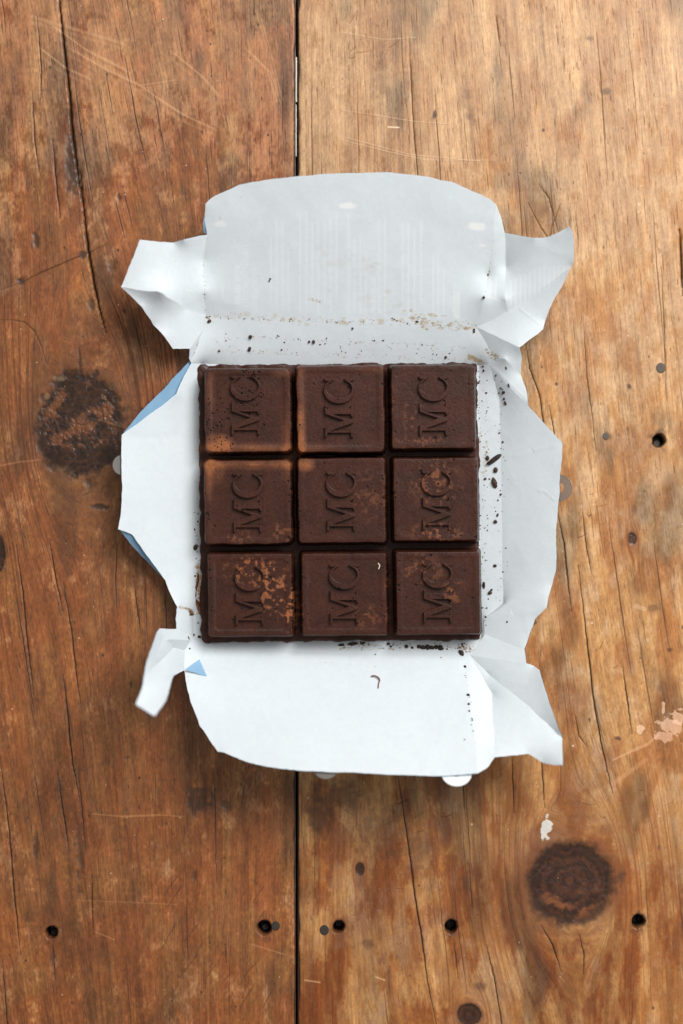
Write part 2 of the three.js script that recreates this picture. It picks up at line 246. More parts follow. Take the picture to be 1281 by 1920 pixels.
  for (let i = 0; i < 240; i++) { const x = lerp(x0, x1, rnd()), y = lerp(-340, 2260, rnd()), r = 0.6 + rnd() * rnd() * 3.2; S.spot(x, y, r + 0.5, r * (1 + rnd()) + 0.5, left ? [52, 31, 20] : [90, 54, 33], 0.4 + rnd() * 0.5, -0.0002, 0, 0.4, 0.5, i); }
  // nail holes, each with a rim of stained wood
  for (const [x, y, r] of [[97, 1748, 10], [496, 1739, 12], [635, 1738, 10], [845, 1737, 11], [1197, 1728, 11], [1236, 826, 11]]) {
    if (!inx(x)) continue;
    S.spot(x, y, r * 2.2, r * 2.6, [70, 44, 28], 0.45, 0, 0, 0.5, 0.9, x); S.spot(x, y, r * 1.12, r * 1.12, [20, 14, 11], 1, -0.0004, -0.0052, 0.12, 0.2, x);
  }
  // edges of the board: worn and dirty, chipped
  const ex = left ? x1 : x0;
  for (let y = -340; y < 2260; y += 4) { const w = 1 + 3.2 * fbm(y * 0.03 + (left ? 0 : 60), 2, 3); S.seg(ex, y, ex, y + 4, w, [48, 31, 21], 0.75, -0.0003, -0.0006 * w * 0.3); }
  return S;
}
function plankMesh(S, xa, xb, ya, yb, mat) {       // top face from the sheet, sides and underside closed
  const lines = (a, b, lo, hi, fine, coarse) => { const v = [a]; let p = a; while (p < b - 1e-6) { p = Math.min(b, p + (p >= lo && p < hi ? fine : Math.min(coarse, p < lo ? Math.max(lo - p, 1e-3) : coarse))); v.push(p); } return v; };
  const xs = lines(xa, xb, -24, 1305, 2.4, 24), ys = lines(ya, yb, -24, 1944, 2.6, 24), nx = xs.length, ny = ys.length;
  const pos = [], uv = [], idx = [];
  const put = (x, y, h) => { const [X, , Z] = P(x, y); pos.push(X, h, Z); uv.push((x - S.x0) / (S.x1 - S.x0), (y - S.y0) / (S.y1 - S.y0)); return pos.length / 3 - 1; };
  for (const y of ys) for (const x of xs) put(x, y, S.at(S.m, x, y));
  for (let j = 0; j + 1 < ny; j++) for (let i = 0; i + 1 < nx; i++) { const a = j * nx + i; idx.push(a, a + nx, a + 1, a + 1, a + nx, a + nx + 1); }
  const ring = []; for (let i = 0; i < nx; i++) ring.push(i); for (let j = 1; j < ny; j++) ring.push(j * nx + nx - 1); for (let i = nx - 2; i >= 0; i--) ring.push((ny - 1) * nx + i); for (let j = ny - 2; j > 0; j--) ring.push(j * nx);
  const low = ring.map((k) => { pos.push(pos[k * 3], -0.024, pos[k * 3 + 2]); uv.push(uv[k * 2], uv[k * 2 + 1]); return pos.length / 3 - 1; });
  const top = ring.map((k) => { pos.push(pos[k * 3], pos[k * 3 + 1], pos[k * 3 + 2]); uv.push(uv[k * 2], uv[k * 2 + 1]); return pos.length / 3 - 1; });
  for (let i = 0; i < ring.length; i++) { const j = (i + 1) % ring.length; idx.push(top[i], top[j], low[i], top[j], low[j], low[i]); }
  const g = new THREE.BufferGeometry(); g.setAttribute('position', new THREE.Float32BufferAttribute(pos, 3)); g.setAttribute('uv', new THREE.Float32BufferAttribute(uv, 2)); g.setIndex(idx); g.computeVertexNormals();
  return g;
}
const planks = [[DX0, 554.6, 0], [558.6, DX1, 1]].map(([a, b, side]) => {
  const S = plankSheet(a, b, side), W = THREE.MirroredRepeatWrapping;
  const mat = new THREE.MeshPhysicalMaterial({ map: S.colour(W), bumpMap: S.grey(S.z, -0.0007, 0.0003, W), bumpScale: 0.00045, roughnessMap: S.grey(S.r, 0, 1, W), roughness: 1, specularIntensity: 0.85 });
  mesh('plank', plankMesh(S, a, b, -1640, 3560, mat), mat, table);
  return { S, mat };
});
{ // boards out of frame on either side, so the table goes on
  const beyond = (S, xa, xb, mat) => { const g = plankMesh({ ...S, at: () => 0, m: S.m, x0: xa, x1: xb, y0: S.y0, y1: S.y1 }, xa, xb, -1640, 3560); mesh('plank', g, mat, table); };
  beyond(planks[1].S, -1250, DX0 - 4, planks[1].mat); beyond(planks[0].S, DX1 + 4, 2500, planks[0].mat);
  const under = new THREE.BoxGeometry(0.66, 0.012, 0.9); mesh('underframe', under, new THREE.MeshStandardMaterial({ color: 0x2a1c12, roughness: 0.9 }), table).position.set(0, -0.0305, 0);
}
// pale filler left in the joint between the two planks, and the nails
{
  const pale = new THREE.MeshStandardMaterial({ color: 0xd8cbbd, roughness: 0.85 });
  for (const [x, y0, y1, w] of [[555.6, 106, 190, 2.6], [554.9, 195, 292, 2.2], [560.2, 1616, 1640, 2.6], [560.6, 1644, 1672, 2.6], [560, 1879, 1884, 3]]) {
    const pts = []; for (let i = 0; i <= 10; i++) { const y = lerp(y0, y1, i / 10); pts.push(new THREE.Vector2(P(x + w * (0.3 + 0.4 * vn(y * 0.2, 3)), y)[0], P(x, y)[2])); } for (let i = 10; i >= 0; i--) { const y = lerp(y0, y1, i / 10); pts.push(new THREE.Vector2(P(x - w * (0.3 + 0.4 * vn(y * 0.2, 9)), y)[0], P(x, y)[2])); }
    const g = new THREE.ExtrudeGeometry(new THREE.Shape(pts), { depth: 0.004, bevelEnabled: false }); g.rotateX(Math.PI / 2); mesh('joint_filler', g, pale, table).position.y = -0.0008;
  }
  const steel = new THREE.MeshStandardMaterial({ color: 0x5a5148, metalness: 0.1, roughness: 0.75 }), rust = new THREE.MeshStandardMaterial({ color: 0x332a24, metalness: 0.1, roughness: 0.8 });
  const head = new THREE.LatheGeometry([[0, 0.00003], [0.0006, 0.00005], [0.0012, 0.00008], [0.0014, -0.0001], [0.0014, -0.0012], [0, -0.0012]].map(([a, b]) => new THREE.Vector2(a, b)), 20);
  for (const [x, y, s, m] of [[1239, 690, 1.0, steel], [608, 1744, 0.98, rust], [517, 1736, 0.9, rust], [1136, 818, 0.7, steel]]) { const [X, , Z] = P(x, y); const n = mesh('nail_head', head, m, table); n.position.set(X, 0.00012, Z); n.scale.set(s, 1, s * 1.1); n.rotation.z = 0.04; }
  for (const [x, y] of [[1235, 831], [497, 1742], [99, 1752]]) { const [X, , Z] = P(x, y); const n = mesh('sunken_nail', head, x > 1000 ? steel : rust, table); n.position.set(X, -0.0036, Z); n.scale.set(0.72, 1, 0.72); }
}

// ------------------------------------------------------------ wrapper: white paper, pale blue outside, opened flat under the bar
const V = {
  bUL: [379, 683, 0.35], bUR: [898, 686, 0.35], bLR: [902, 1196, 0.35], bLL: [384, 1198, 0.35],
  tUL: [387, 592, 5], tUR: [895, 613, 5],
  T0b: [396, 371.5, 17.2], T9b: [917, 373.5, 16.9], T0: [385, 382, 16.8], T1: [412, 363, 17.7], T2: [448, 347, 18.5], T3: [498, 337, 19.1], T4: [559, 330, 19.6], T5: [660, 324, 19.7], T6: [733, 323, 19.6], T7: [800, 331, 19.0], T8: [850, 342, 18.5], T9: [900, 365, 17.3], T10: [930, 383, 16.4],
  c1: [926, 436, 13.5], c2: [916, 515, 8.0], c3: [907, 558, 9.4], d1: [383, 410, 14.8], d2: [387, 440, 13.0], d3: [381, 490, 9.3], d4: [384, 545, 9.4],
  s1: [940, 408, 14.4], s2: [947, 437, 12.8], s3: [948, 500, 8.7], s4: [947, 560, 10.1], s5: [952, 584, 8.2],
  e1: [1000, 447, 15.4], e2: [1020, 447, 15.8], e3: [1040, 440, 17.3], e4: [1060, 430, 18.7], e5: [1068, 425, 19.7], e6: [1075, 437, 19.2], e7: [1077, 492, 15.8], e8: [1073, 500, 14.8],
  g1: [1060, 525, 12.5], g2: [1040, 560, 10.1], g3: [1022, 603, 7.7], g4: [1018, 617, 8.5], g5: [975, 651, 9], g6: [979, 672, 7], g7: [977, 703, 5], g8: [948, 673, 6.5], g9: [925, 668, 4], g10: [987, 731, 6], g11: [990, 757, 6.5],
  r0: [917, 683, 2.6], q1: [954, 724, 4.5], q2: [990, 760, 6.3], r1: [1054, 831, 9.2], r2: [1052, 870, 8.9], r3: [1048, 920, 8.2], r4: [1045, 970, 7.9], r5: [1043, 1017, 7.9], r6: [1043, 1071, 8.2],
  w1: [937, 745, 1.6], w2: [944, 1130, 1.6], x1: [908, 1160, 1.2], r7: [1035, 1098, 7.3], r8: [1024, 1140, 9], r9: [1003, 1160, 7.5], r10: [990, 1200, 7.5], r11: [983, 1217, 8], y1: [910, 1190, 1.6], r12: [987, 1244, 10], br0: [882, 1228, 2.2],
  a1: [1000, 1248, 10.4], a2: [1012, 1257, 12.8], a3: [1018, 1278, 15.2], a4: [1033, 1325, 19.2], a5: [1048, 1370, 22.4], a6: [1054, 1385, 22.4], a7: [993, 1325, 15], a8: [915, 1262, 4.5],
  a9: [1056, 1434, 34.5], a10: [1035, 1433, 31.0], a11: [1017, 1430, 27.6], a12: [1000, 1420, 25.3], a13: [990, 1414, 24.1], a14: [928, 1419, 24.6], a15: [926, 1380, 18.8], a16: [922, 1300, 6.5],
  a17: [915, 1438, 26.1], a18: [895, 1451, 29.0], k1: [872, 1250, 4], k2: [882, 1320, 13.8], k3: [893, 1400, 23.2], f1: [640, 1226, 2.0], bl0: [396, 1212, 2.0],
  n1: [833, 1455, 29.0], n2: [760, 1453, 29.0], n3: [659, 1449, 29.0], n4: [560, 1445, 29.0], n5: [500, 1437, 27.6], n6: [460, 1427, 26.1], n7: [420, 1411, 24.6], n8: [409, 1409, 23.9], n9: [395, 1390, 21.8], n9b: [386, 1376, 20.6], n10: [374, 1361, 19.1], n10b: [367, 1341, 17.4], n11: [358, 1318, 15.7], n12: [350, 1285, 13.3], n13: [346, 1256, 8],
  p0: [359, 1200, 4], p1: [331, 1179, 10], p2: [299, 1178, 21], p3: [294, 1184, 24], p4: [284, 1214, 31], p5: [274, 1244, 36], p6: [267, 1288, 42], p7: [254.5, 1321, 47], p8: [290, 1343, 49], p9: [311, 1311, 43], p10: [322, 1278, 33], p11: [327, 1266, 27],
  j1: [303, 1202, 20], j2: [314, 1198, 17.5], j3: [325, 1214, 11.5], j4: [347, 1219, 4.8], j5: [280, 1256, 34], j6: [298, 1241, 23],
  l0: [358, 682, 4], l1: [347, 700, 5], l2: [330, 739, 7], l3: [228, 816, 12], l4: [228, 860, 12], l5: [230, 920, 12], l6: [227, 965, 12], l7: [222, 993, 12.5], l8: [248, 1003, 10.5], l9: [275, 1042, 8.5], l10: [310, 1088, 6.5], l11: [316, 1105, 6.5], l12: [333, 1139, 7.5], v2: [364, 1148, 1.4], v3: [364, 1192, 1.4], v4: [330, 1160, 9],
  u1: [343, 449, 18.0], u2: [324, 455, 16.2], u3: [263, 450, 20.4], u4: [227, 539, 18.6], u5: [349, 580, 9.5], u6: [266, 576, 17.6], u7: [288, 609, 13.6], u8: [308, 630, 13], u9: [324, 654, 10], u10: [356, 655, 6.5], u11: [383, 612, 4.5], u12: [354, 673, 5],
  z1: [368, 500, 19.5], z2: [300, 548, 21],
};
const PANELS = [ // name, outline, [label]
  ['base_panel', 'bUL bUR bLR bLL'],
  ['top_wall', 'bUL bUR r0 g9 tUR tUL u11 l0'],
  ['right_wall', 'bUR r0 w1 w2 x1 bLR'],
  ['bottom_wall', 'bLL bLR x1 y1 br0 f1 bl0'],
  ['top_flap', 'tUL tUR c3 c2 c1 T10 T9b T9 T8 T7 T6 T5 T4 T3 T2 T1 T0b T0 d1 d2 d3 d4'],
  ['pleat', 'T10 s1 s2 s3 s4 s5 tUR c3 c2 c1'],
  ['corner_ear', 's2 e1 e2 e3 e4 e5 e6 e7 e8 s5 s4 s3'],
  ['corner_gusset', 'tUR s5 e8 g1 g2 g3 g4 g5'],
  ['corner_gusset', 'tUR g5 g6 g7 g8 g9'],
  ['corner_gusset', 'g9 g8 g7 g10 g11 q2 q1 r0'],
  ['side_flap', 'r0 q1 q2 r1 r2 r3 r4 r5 r6 x1 w2 w1'],
  ['corner_gusset', 'x1 r6 r7 r8 r9 r10 r11 y1'],
  ['corner_gusset', 'y1 r11 r12 br0'],
  ['corner_ear', 'br0 r12 a1 a2 a3 a4 a5 a6 a7 a8'],
  ['corner_ear', 'br0 a8 a7 a6 a9 a10 a11 a12 a13 a14 a15 a16'],
  ['pleat', 'br0 a16 a15 a14 a17 a18 k3 k2 k1'],
  ['bottom_flap', 'bl0 f1 br0 k1 k2 k3 a18 n1 n2 n3 n4 n5 n6 n7 n8 n9 n9b n10 n10b n11 n12 n13'],
  ['corner_gusset', 'v3 bLL bl0 n13 j4 p0 p1'],
  ['torn_strip', 'p0 p1 p2 p3 j1 j2'],
  ['torn_strip', 'p0 j2 j3 j4'],
  ['torn_strip', 'j2 j1 j5 j6 j3'],
  ['torn_strip', 'p3 p4 p5 j5 j1'],
  ['torn_strip', 'j4 j3 j6 j5 p5 p6 p7 p8 p9 p10 p11 n13'],
  ['side_flap', 'bUL l0 l1 l2 l3 l4 l5 l6 l7 l8 l9 l10 l11 l12 v2 v3 bLL'],
  ['corner_gusset', 'l12 v2 v3 p1 v4'],
  ['corner_ear', 'tUL d4 d3 d2 u1 u2 u3 u4 z2 u5'],
  ['corner_gusset', 'tUL u5 z2 u4 u6 u7 u8 u9 u10 u11'],
  ['corner_gusset', 'u11 u10 u12 l0'],
];
const BLUEUP = [ // outside of the paper turned up
  ['folded_edge', [[356, 676, 3.2], [330, 703, 3.8], [303, 732, 4.6], [262, 773, 7.2], [229, 815, 11], [290, 775, 7.8], [334, 743, 6], [351, 701, 4]]],
  ['folded_edge', [[223, 993, 11.6], [243, 1018, 8.6], [275, 1053, 6.2], [309, 1087, 5], [300, 1070, 5.6], [280, 1040, 7.2], [254, 1003, 9.4]]],
  ['folded_corner', [[347, 1254, 9.8], [375, 1236, 7.6], [389, 1270, 9.4]]],
  ['folded_edge', [[386, 384, 16.6], [380.5, 420, 14.3], [381.5, 436, 12.8], [389, 441, 12.4], [388, 410, 14.4]]],
];
function mvc(poly, x, y) {                          // smooth height inside an outline whose corners have heights
  const n = poly.length; let W = 0, H = 0;
  const d = [], r = [];
  for (let i = 0; i < n; i++) { d.push([poly[i][0] - x, poly[i][1] - y]); r.push(Math.hypot(d[i][0], d[i][1])); if (r[i] < 1e-5) return poly[i][2]; }
  const t = [];
  for (let i = 0; i < n; i++) {
    const j = (i + 1) % n, cr = d[i][0] * d[j][1] - d[i][1] * d[j][0], dt = d[i][0] * d[j][0] + d[i][1] * d[j][1];
    if (Math.abs(cr) < 1e-4 * r[i] * r[j] && dt <= 0) return (poly[i][2] * r[j] + poly[j][2] * r[i]) / (r[i] + r[j]);
    t.push((r[i] * r[j] - dt) / (Math.abs(cr) < 1e-9 ? (cr < 0 ? -1e-9 : 1e-9) : cr));
  }
  for (let i = 0; i < n; i++) { const w = (t[(i + n - 1) % n] + t[i]) / r[i]; W += w; H += w * poly[i][2]; }
  return H / W;
}
const crumple = (x, y) => 0.7 * (fbm(x * 0.009 + 5, y * 0.009, 2) - 0.5);
const rise = (h) => ss(1.0, 6.0, h);
function inside(poly, x, y) { let c = false; for (let i = 0, j = poly.length - 1; i < poly.length; j = i++) if ((poly[i][1] > y) !== (poly[j][1] > y) && x < (poly[j][0] - poly[i][0]) * (y - poly[i][1]) / (poly[j][1] - poly[i][1]) + poly[i][0]) c = !c; return c; }
const PX = { x0: 205, x1: 1095, y0: 305, y1: 1475 };
const paperUV = (X, Z) => [(X / K + 640.5 - PX.x0) / (PX.x1 - PX.x0), (Z / K + 960 - PX.y0) / (PX.y1 - PX.y0)];
function panelGeometry(poly, maxEdge = 7) {
  const hAt = (x, y) => { const h = mvc(poly, x, y); return h + crumple(x, y) * rise(h); };
  const pts = poly.map((p) => [p[0], p[1]]), key = new Map(); pts.forEach((p, i) => key.set(p.join(), i));
  let tris = THREE.ShapeUtils.triangulateShape(pts.map((p) => new THREE.Vector2(...p)), []);
  const mid = new Map();
  const long = (a, b) => Math.hypot(pts[a][0] - pts[b][0], pts[a][1] - pts[b][1]) > maxEdge;
  const half = (a, b) => { const k = a < b ? a * 1e6 + b : b * 1e6 + a; if (!mid.has(k)) { pts.push([(pts[a][0] + pts[b][0]) / 2, (pts[a][1] + pts[b][1]) / 2]); mid.set(k, pts.length - 1); } return mid.get(k); };
  for (let pass = 0; pass < 12; pass++) {
    const next = []; let any = false;
    for (let [a, b, c] of tris) {
      const L = [[a, b], [b, c], [c, a]].map(([p, q]) => Math.hypot(pts[p][0] - pts[q][0], pts[p][1] - pts[q][1])), k = L.indexOf(Math.max(...L));
      const e = [long(a, b), long(b, c), long(c, a)], n = e.filter(Boolean).length;
      if (!n) { next.push([a, b, c]); continue; }
      any = true;
      if (n === 3) { const p = half(a, b), q = half(b, c), r = half(c, a); next.push([a, p, r], [p, b, q], [r, q, c], [p, q, r]); continue; }
      while (n === 1 ? !e[0] : e[2]) { [a, b, c] = [b, c, a]; e.push(e.shift()); }          // one long side first, or the short one last
      if (n === 1) { const p = half(a, b); next.push([a, p, c], [p, b, c]); } else { const p = half(a, b), q = half(b, c); next.push([p, b, q]); Math.hypot(pts[p][0] - pts[c][0], pts[p][1] - pts[c][1]) < Math.hypot(pts[a][0] - pts[q][0], pts[a][1] - pts[q][1]) ? next.push([a, p, c], [p, q, c]) : next.push([a, p, q], [a, q, c]); }
    }
    tris = next; if (!any) break;
  }
  const pos = [], nor = [], uv = [], W = (x, y) => P(...wave(x, y), hAt(x, y));
  for (const [x, y] of pts) {
    const p = W(x, y), e = 1.6; pos.push(...p); uv.push(...paperUV(p[0], p[2]));
    const F = (u, v) => P(u, v, hAt(u, v)), a = F(x + e, y), b = F(x - e, y), c = F(x, y + e), d = F(x, y - e);
    const n = new THREE.Vector3(c[0] - d[0], c[1] - d[1], c[2] - d[2]).cross(new THREE.Vector3(a[0] - b[0], a[1] - b[1], a[2] - b[2])).normalize(); nor.push(n.x, n.y, n.z);
  }
  const idx = []; for (const [a, b, c] of tris) { const A = pts[a], B = pts[b], C = pts[c], cr = (B[0] - A[0]) * (C[1] - A[1]) - (B[1] - A[1]) * (C[0] - A[0]); cr < 0 ? idx.push(a, b, c) : idx.push(a, c, b); }
  const g = new THREE.BufferGeometry(); g.setAttribute('position', new THREE.Float32BufferAttribute(pos, 3)); g.setAttribute('normal', new THREE.Float32BufferAttribute(nor, 3)); g.setAttribute('uv', new THREE.Float32BufferAttribute(uv, 2)); g.setIndex(idx);
  return g;
}
function backing(g, d) { const b = g.clone(), p = b.attributes.position, n = b.attributes.normal; for (let i = 0; i < p.count; i++) p.setXYZ(i, p.getX(i) - n.getX(i) * d, Math.max(0.00004, p.getY(i) - n.getY(i) * d), p.getZ(i) - n.getZ(i) * d); return b; }
const OUT = PANELS.map(([name, s]) => s.split(' ').map((k) => V[k]));
const wave = (x, y) => [x + 3.2 * (fbm(x * 0.026 + 11, y * 0.026, 2) - 0.5) + 1.1 * (vn(x * 0.16, y * 0.16 + 5) - 0.5), y + 3.2 * (fbm(x * 0.026, y * 0.026 + 31, 2) - 0.5) + 1.1 * (vn(x * 0.16 + 50, y * 0.16) - 0.5)];
function paperHeight(x, y) { for (const o of OUT) if (inside(o, x, y)) { const h = mvc(o, x, y); return h + crumple(x, y) * rise(h); } return 0; }

function printOn(S, W, al) {
  const rp = mulberry(771);
  const plan = (x, y) => { const [X, , Z] = P(x, y, paperHeight(x, y)); return [X / K + 640.5, Z / K + 960]; };
  const line = (x, y0, y1, hw, dash) => { let y = y1; while (y > y0) { const L = dash * (0.6 + rp() * 0.8), a = plan(x, y), b = plan(x, Math.max(y0, y - L)); S.seg(a[0] - hw, a[1], a[0] + hw, a[1] + 0.2, 0.55, W, 0.95 * al); if (rp() < 0.75) { const s = rp() < 0.5 ? -hw : hw; S.seg(a[0] + s, a[1], b[0] + s * (rp() < 0.4 ? -1 : 1), b[1], 0.5, W, 0.95 * al); } y -= L; } };
  const body = (x, y0, y1) => { let y = y1; while (y > y0) { const L = 5 + rp() * 22, a = plan(x, y), b = plan(x, Math.max(y0, y - L)); S.seg(...a, ...b, 1.5, W, 0.62 * al); y -= L + 2; } };
  line(446, 494, 581, 5.4, 4.6); line(461, 458, 581, 5.0, 5.2); line(478, 502, 578, 5.2, 5.0);
  for (const [x, y0, y1] of [[508, 446, 560], [519, 409, 585], [530, 414, 585], [541, 474, 584], [563, 402, 586], [575, 398, 586], [586, 418, 570], [597, 414, 588], [609, 416, 570], [620, 410, 586], [631, 398, 560], [654, 402, 588], [665, 448, 588], [676, 440, 588], [686, 470, 590], [711, 412, 590], [722, 415, 590], [755, 418, 585], [766, 420, 592], [777, 430, 592], [790, 415, 570], [812, 480, 590], [822, 475, 596], [832, 500, 592], [852, 530, 596], [860, 545, 598]]) body(x, y0, y1);
  line(700, 520, 590, 4, 3.4); line(858, 548, 598, 3.4, 3.2);
  for (const [x, y, rx, ry] of [[655, 386, 17, 6], [893, 424, 17, 8], [413, 420, 13, 6], [905, 460, 8, 2]]) { const q = plan(x, y); S.spot(q[0], q[1], rx, ry, W, 0.9 * al, 0, 0, 0.4, 0.2, x); }
  for (let i = 0; i < 13; i++) body(958 + i * 9, 500 + Math.max(0, 26 - i * 4), 585 - i * 6);
  for (const [a, b] of [[[917, 557], [920, 520]], [[917, 557], [930, 561]], [[930, 561], [931, 522]], [[930, 561], [946, 569]], [[921, 552], [923, 530]], [[928, 555], [929, 530]]]) S.seg(...plan(...a), ...plan(...b), 0.8, W, 0.9 * al);
}
// paper inside: fibre, cocoa smears and fat marks along the folds
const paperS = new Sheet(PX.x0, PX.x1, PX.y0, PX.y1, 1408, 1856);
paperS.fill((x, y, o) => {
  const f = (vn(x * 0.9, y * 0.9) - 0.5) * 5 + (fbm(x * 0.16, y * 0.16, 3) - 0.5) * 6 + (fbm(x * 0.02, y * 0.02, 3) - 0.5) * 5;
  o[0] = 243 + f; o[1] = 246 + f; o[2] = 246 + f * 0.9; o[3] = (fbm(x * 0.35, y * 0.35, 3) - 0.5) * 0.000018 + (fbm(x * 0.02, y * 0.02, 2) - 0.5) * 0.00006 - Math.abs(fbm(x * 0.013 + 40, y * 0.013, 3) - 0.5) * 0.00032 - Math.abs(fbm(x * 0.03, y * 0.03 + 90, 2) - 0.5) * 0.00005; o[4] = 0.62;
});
printOn(paperS, [251, 252, 251], 0.9);  // print as seen through the backlit sheet, painted into the inside colour
{
  const S = paperS, brown = [104, 62, 34], tan = [206, 176, 136];
  const smear = (pts, n, spread, a, col = brown, size = 1.2) => { for (let i = 0; i < n; i++) { const q = rnd() * (pts.length - 1), k = q | 0, t = q - k, x = lerp(pts[k][0], pts[k + 1]?.[0] ?? pts[k][0], t) + (rnd() - 0.5) * spread, y = lerp(pts[k][1], pts[k + 1]?.[1] ?? pts[k][1], t) + (rnd() - 0.5) * spread, r = size * (0.4 + rnd() * rnd() * 1.6); const w = plan(x, y); S.spot(w[0], w[1], r * (1 + rnd()), r, col, a * (0.4 + 0.6 * rnd()), 0, 0, 0.5, 0.6, i); } };
  const plan = (x, y) => { const [X, , Z] = P(x, y, paperHeight(x, y)); return [X / K + 640.5, Z / K + 960]; };
  const foldTop = [[388, 592], [480, 597], [560, 602], [650, 603], [760, 602], [830, 612], [893, 612]];
  smear(foldTop, 130, 5, 0.6, brown, 0.8); smear(foldTop, 120, 16, 0.35, tan, 3); smear([[390, 596], [396, 602]], 14, 10, 0.9); smear([[770, 596], [800, 610], [850, 612], [890, 606]], 70, 18, 0.5, [168, 132, 92], 2); smear([[730, 598], [758, 604]], 20, 4, 0.9);
  smear([[420, 635], [500, 632], [640, 642], [760, 645], [870, 652]], 80, 5, 0.4, [150, 110, 74], 1.1); smear([[400, 655], [560, 664], [700, 668], [880, 676]], 120, 8, 0.45, [160, 118, 78], 1.2); smear([[760, 584], [800, 590], [840, 592]], 30, 7, 0.35, [196, 164, 122], 2.4); smear([[575, 560], [605, 566]], 22, 5, 0.5, [186, 142, 106], 1.4);
  smear([[381, 490], [383, 540], [386, 585]], 34, 2, 0.8, brown, 0.8); smear([[927, 440], [917, 510], [908, 556]], 26, 3, 0.6, brown, 0.8); smear([[372, 640], [362, 668]], 16, 2, 0.8, brown, 0.8);
  smear([[912, 655], [925, 668], [935, 672]], 60, 10, 0.6, [150, 112, 70], 1.3); smear([[880, 668], [905, 680]], 40, 8, 0.5, tan, 3);
  smear([[905, 800], [912, 850], [908, 900]], 34, 10, 0.4, [196, 160, 116], 2); smear([[900, 700], [905, 1190]], 150, 16, 0.5, [130, 96, 62], 0.8); smear([[930, 700], [940, 1100]], 60, 40, 0.5, [110, 80, 56], 0.7);
  smear([[640, 1214], [700, 1212], [880, 1212]], 90, 12, 0.55, [150, 110, 70], 1.6); smear([[860, 1212], [884, 1220]], 34, 12, 0.6, brown, 1.6); smear([[872, 1250], [880, 1310], [890, 1390]], 34, 6, 0.6, brown, 0.7); smear([[560, 1237], [708, 1250]], 16, 2, 0.4, [150, 80, 60], 0.6);
  smear([[336, 1138], [356, 1142], [362, 1150]], 60, 3, 0.6, [188, 150, 110], 1.6); smear([[355, 1145], [364, 1155]], 26, 7, 0.9, [84, 50, 28], 1.5); smear([[372, 1060], [374, 1105], [376, 1150]], 90, 8, 0.6, [196, 150, 100], 2.6); smear([[366, 930], [372, 1060]], 30, 6, 0.5, brown, 0.9);
  smear([[640, 520], [780, 560]], 60, 120, 0.10, [190, 176, 150], 7); smear([[400, 420], [860, 590]], 90, 260, 0.35, [140, 120, 100], 0.7);
  // fine creases pressed into the sheet
  const crease = (pts, w, dz) => { const q = pts.map(([x, y]) => plan(x, y)); for (let i = 0; i + 1 < q.length; i++) S.each(Math.min(q[i][0], q[i + 1][0]) - w * 3, Math.max(q[i][0], q[i + 1][0]) + w * 3, Math.min(q[i][1], q[i + 1][1]) - w * 3, Math.max(q[i][1], q[i + 1][1]) + w * 3, (x, y, k) => { const dx = q[i + 1][0] - q[i][0], dy = q[i + 1][1] - q[i][1], t = ((x - q[i][0]) * dx + (y - q[i][1]) * dy) / (dx * dx + dy * dy); if (t < 0 || t > 1) return; const d = Math.hypot(x - q[i][0] - dx * t, y - q[i][1] - dy * t); S.z[k] += 0.3 * dz * Math.exp(-d * d / (w * w * 1.7)) * ss(0, 0.25, t) * (i + 2 < q.length ? 1 : ss(1, 0.75, t)); }); };
  crease([[1008, 922], [1018, 918], [1030, 928], [1042, 940]], 2.4, 0.00022); crease([[324, 480], [312, 515], [300, 548]], 2.5, 0.00018); crease([[367, 501], [358, 545], [349, 578]], 3, -0.0002); crease([[970, 575], [995, 594], [1018, 612]], 2, 0.00016); crease([[390, 1272], [430, 1278], [465, 1279]], 2.2, -0.00025); crease([[900, 1250], [940, 1270], [1000, 1290]], 5, 0.0002); crease([[1050, 832], [1000, 845], [960, 860]], 4, 0.0002); crease([[922, 685], [990, 757]], 2, 0.0002); crease([[905, 1162], [960, 1150], [1040, 1140]], 5, 0.0002); crease([[232, 818], [300, 822], [345, 812]], 6, -0.0002);
}
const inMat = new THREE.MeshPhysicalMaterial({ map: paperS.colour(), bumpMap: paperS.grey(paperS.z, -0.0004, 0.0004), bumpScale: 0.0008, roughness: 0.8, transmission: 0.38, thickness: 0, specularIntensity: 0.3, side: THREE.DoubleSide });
// outside: pale blue with the print left white; its show-through is also painted into the inside colour
const outS = new Sheet(PX.x0, PX.x1, PX.y0, PX.y1, 890, 1170);
outS.fill((x, y, o) => { const f = (fbm(x * 0.08, y * 0.08, 3) - 0.5) * 8; o[0] = 146 + f; o[1] = 186 + f; o[2] = 213 + f; o[3] = 0; o[4] = 0.5; });
printOn(outS, [240, 243, 244], 1);
const outMat = new THREE.MeshPhysicalMaterial({ map: outS.colour(), roughness: 0.55, transmission: 0.4, thickness: 0, specularIntensity: 0.5, side: THREE.DoubleSide });
const wrapper = new THREE.Group(); wrapper.name = 'paper_wrapper'; scene.add(wrapper);
tag(wrapper, 'opened white paper wrapper, blue on its outside, spread under the chocolate bar', 'wrapper');
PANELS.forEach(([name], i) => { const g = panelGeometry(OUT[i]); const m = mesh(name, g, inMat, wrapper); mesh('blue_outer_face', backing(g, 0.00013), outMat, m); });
for (const [name, poly] of BLUEUP) { const g = panelGeometry(poly, 8); const m = mesh(name, g, outMat, wrapper); m.userData.label = 'pale blue outside of the paper turned up'; mesh('white_inner_face', backing(g, 0.00013), inMat, m); }
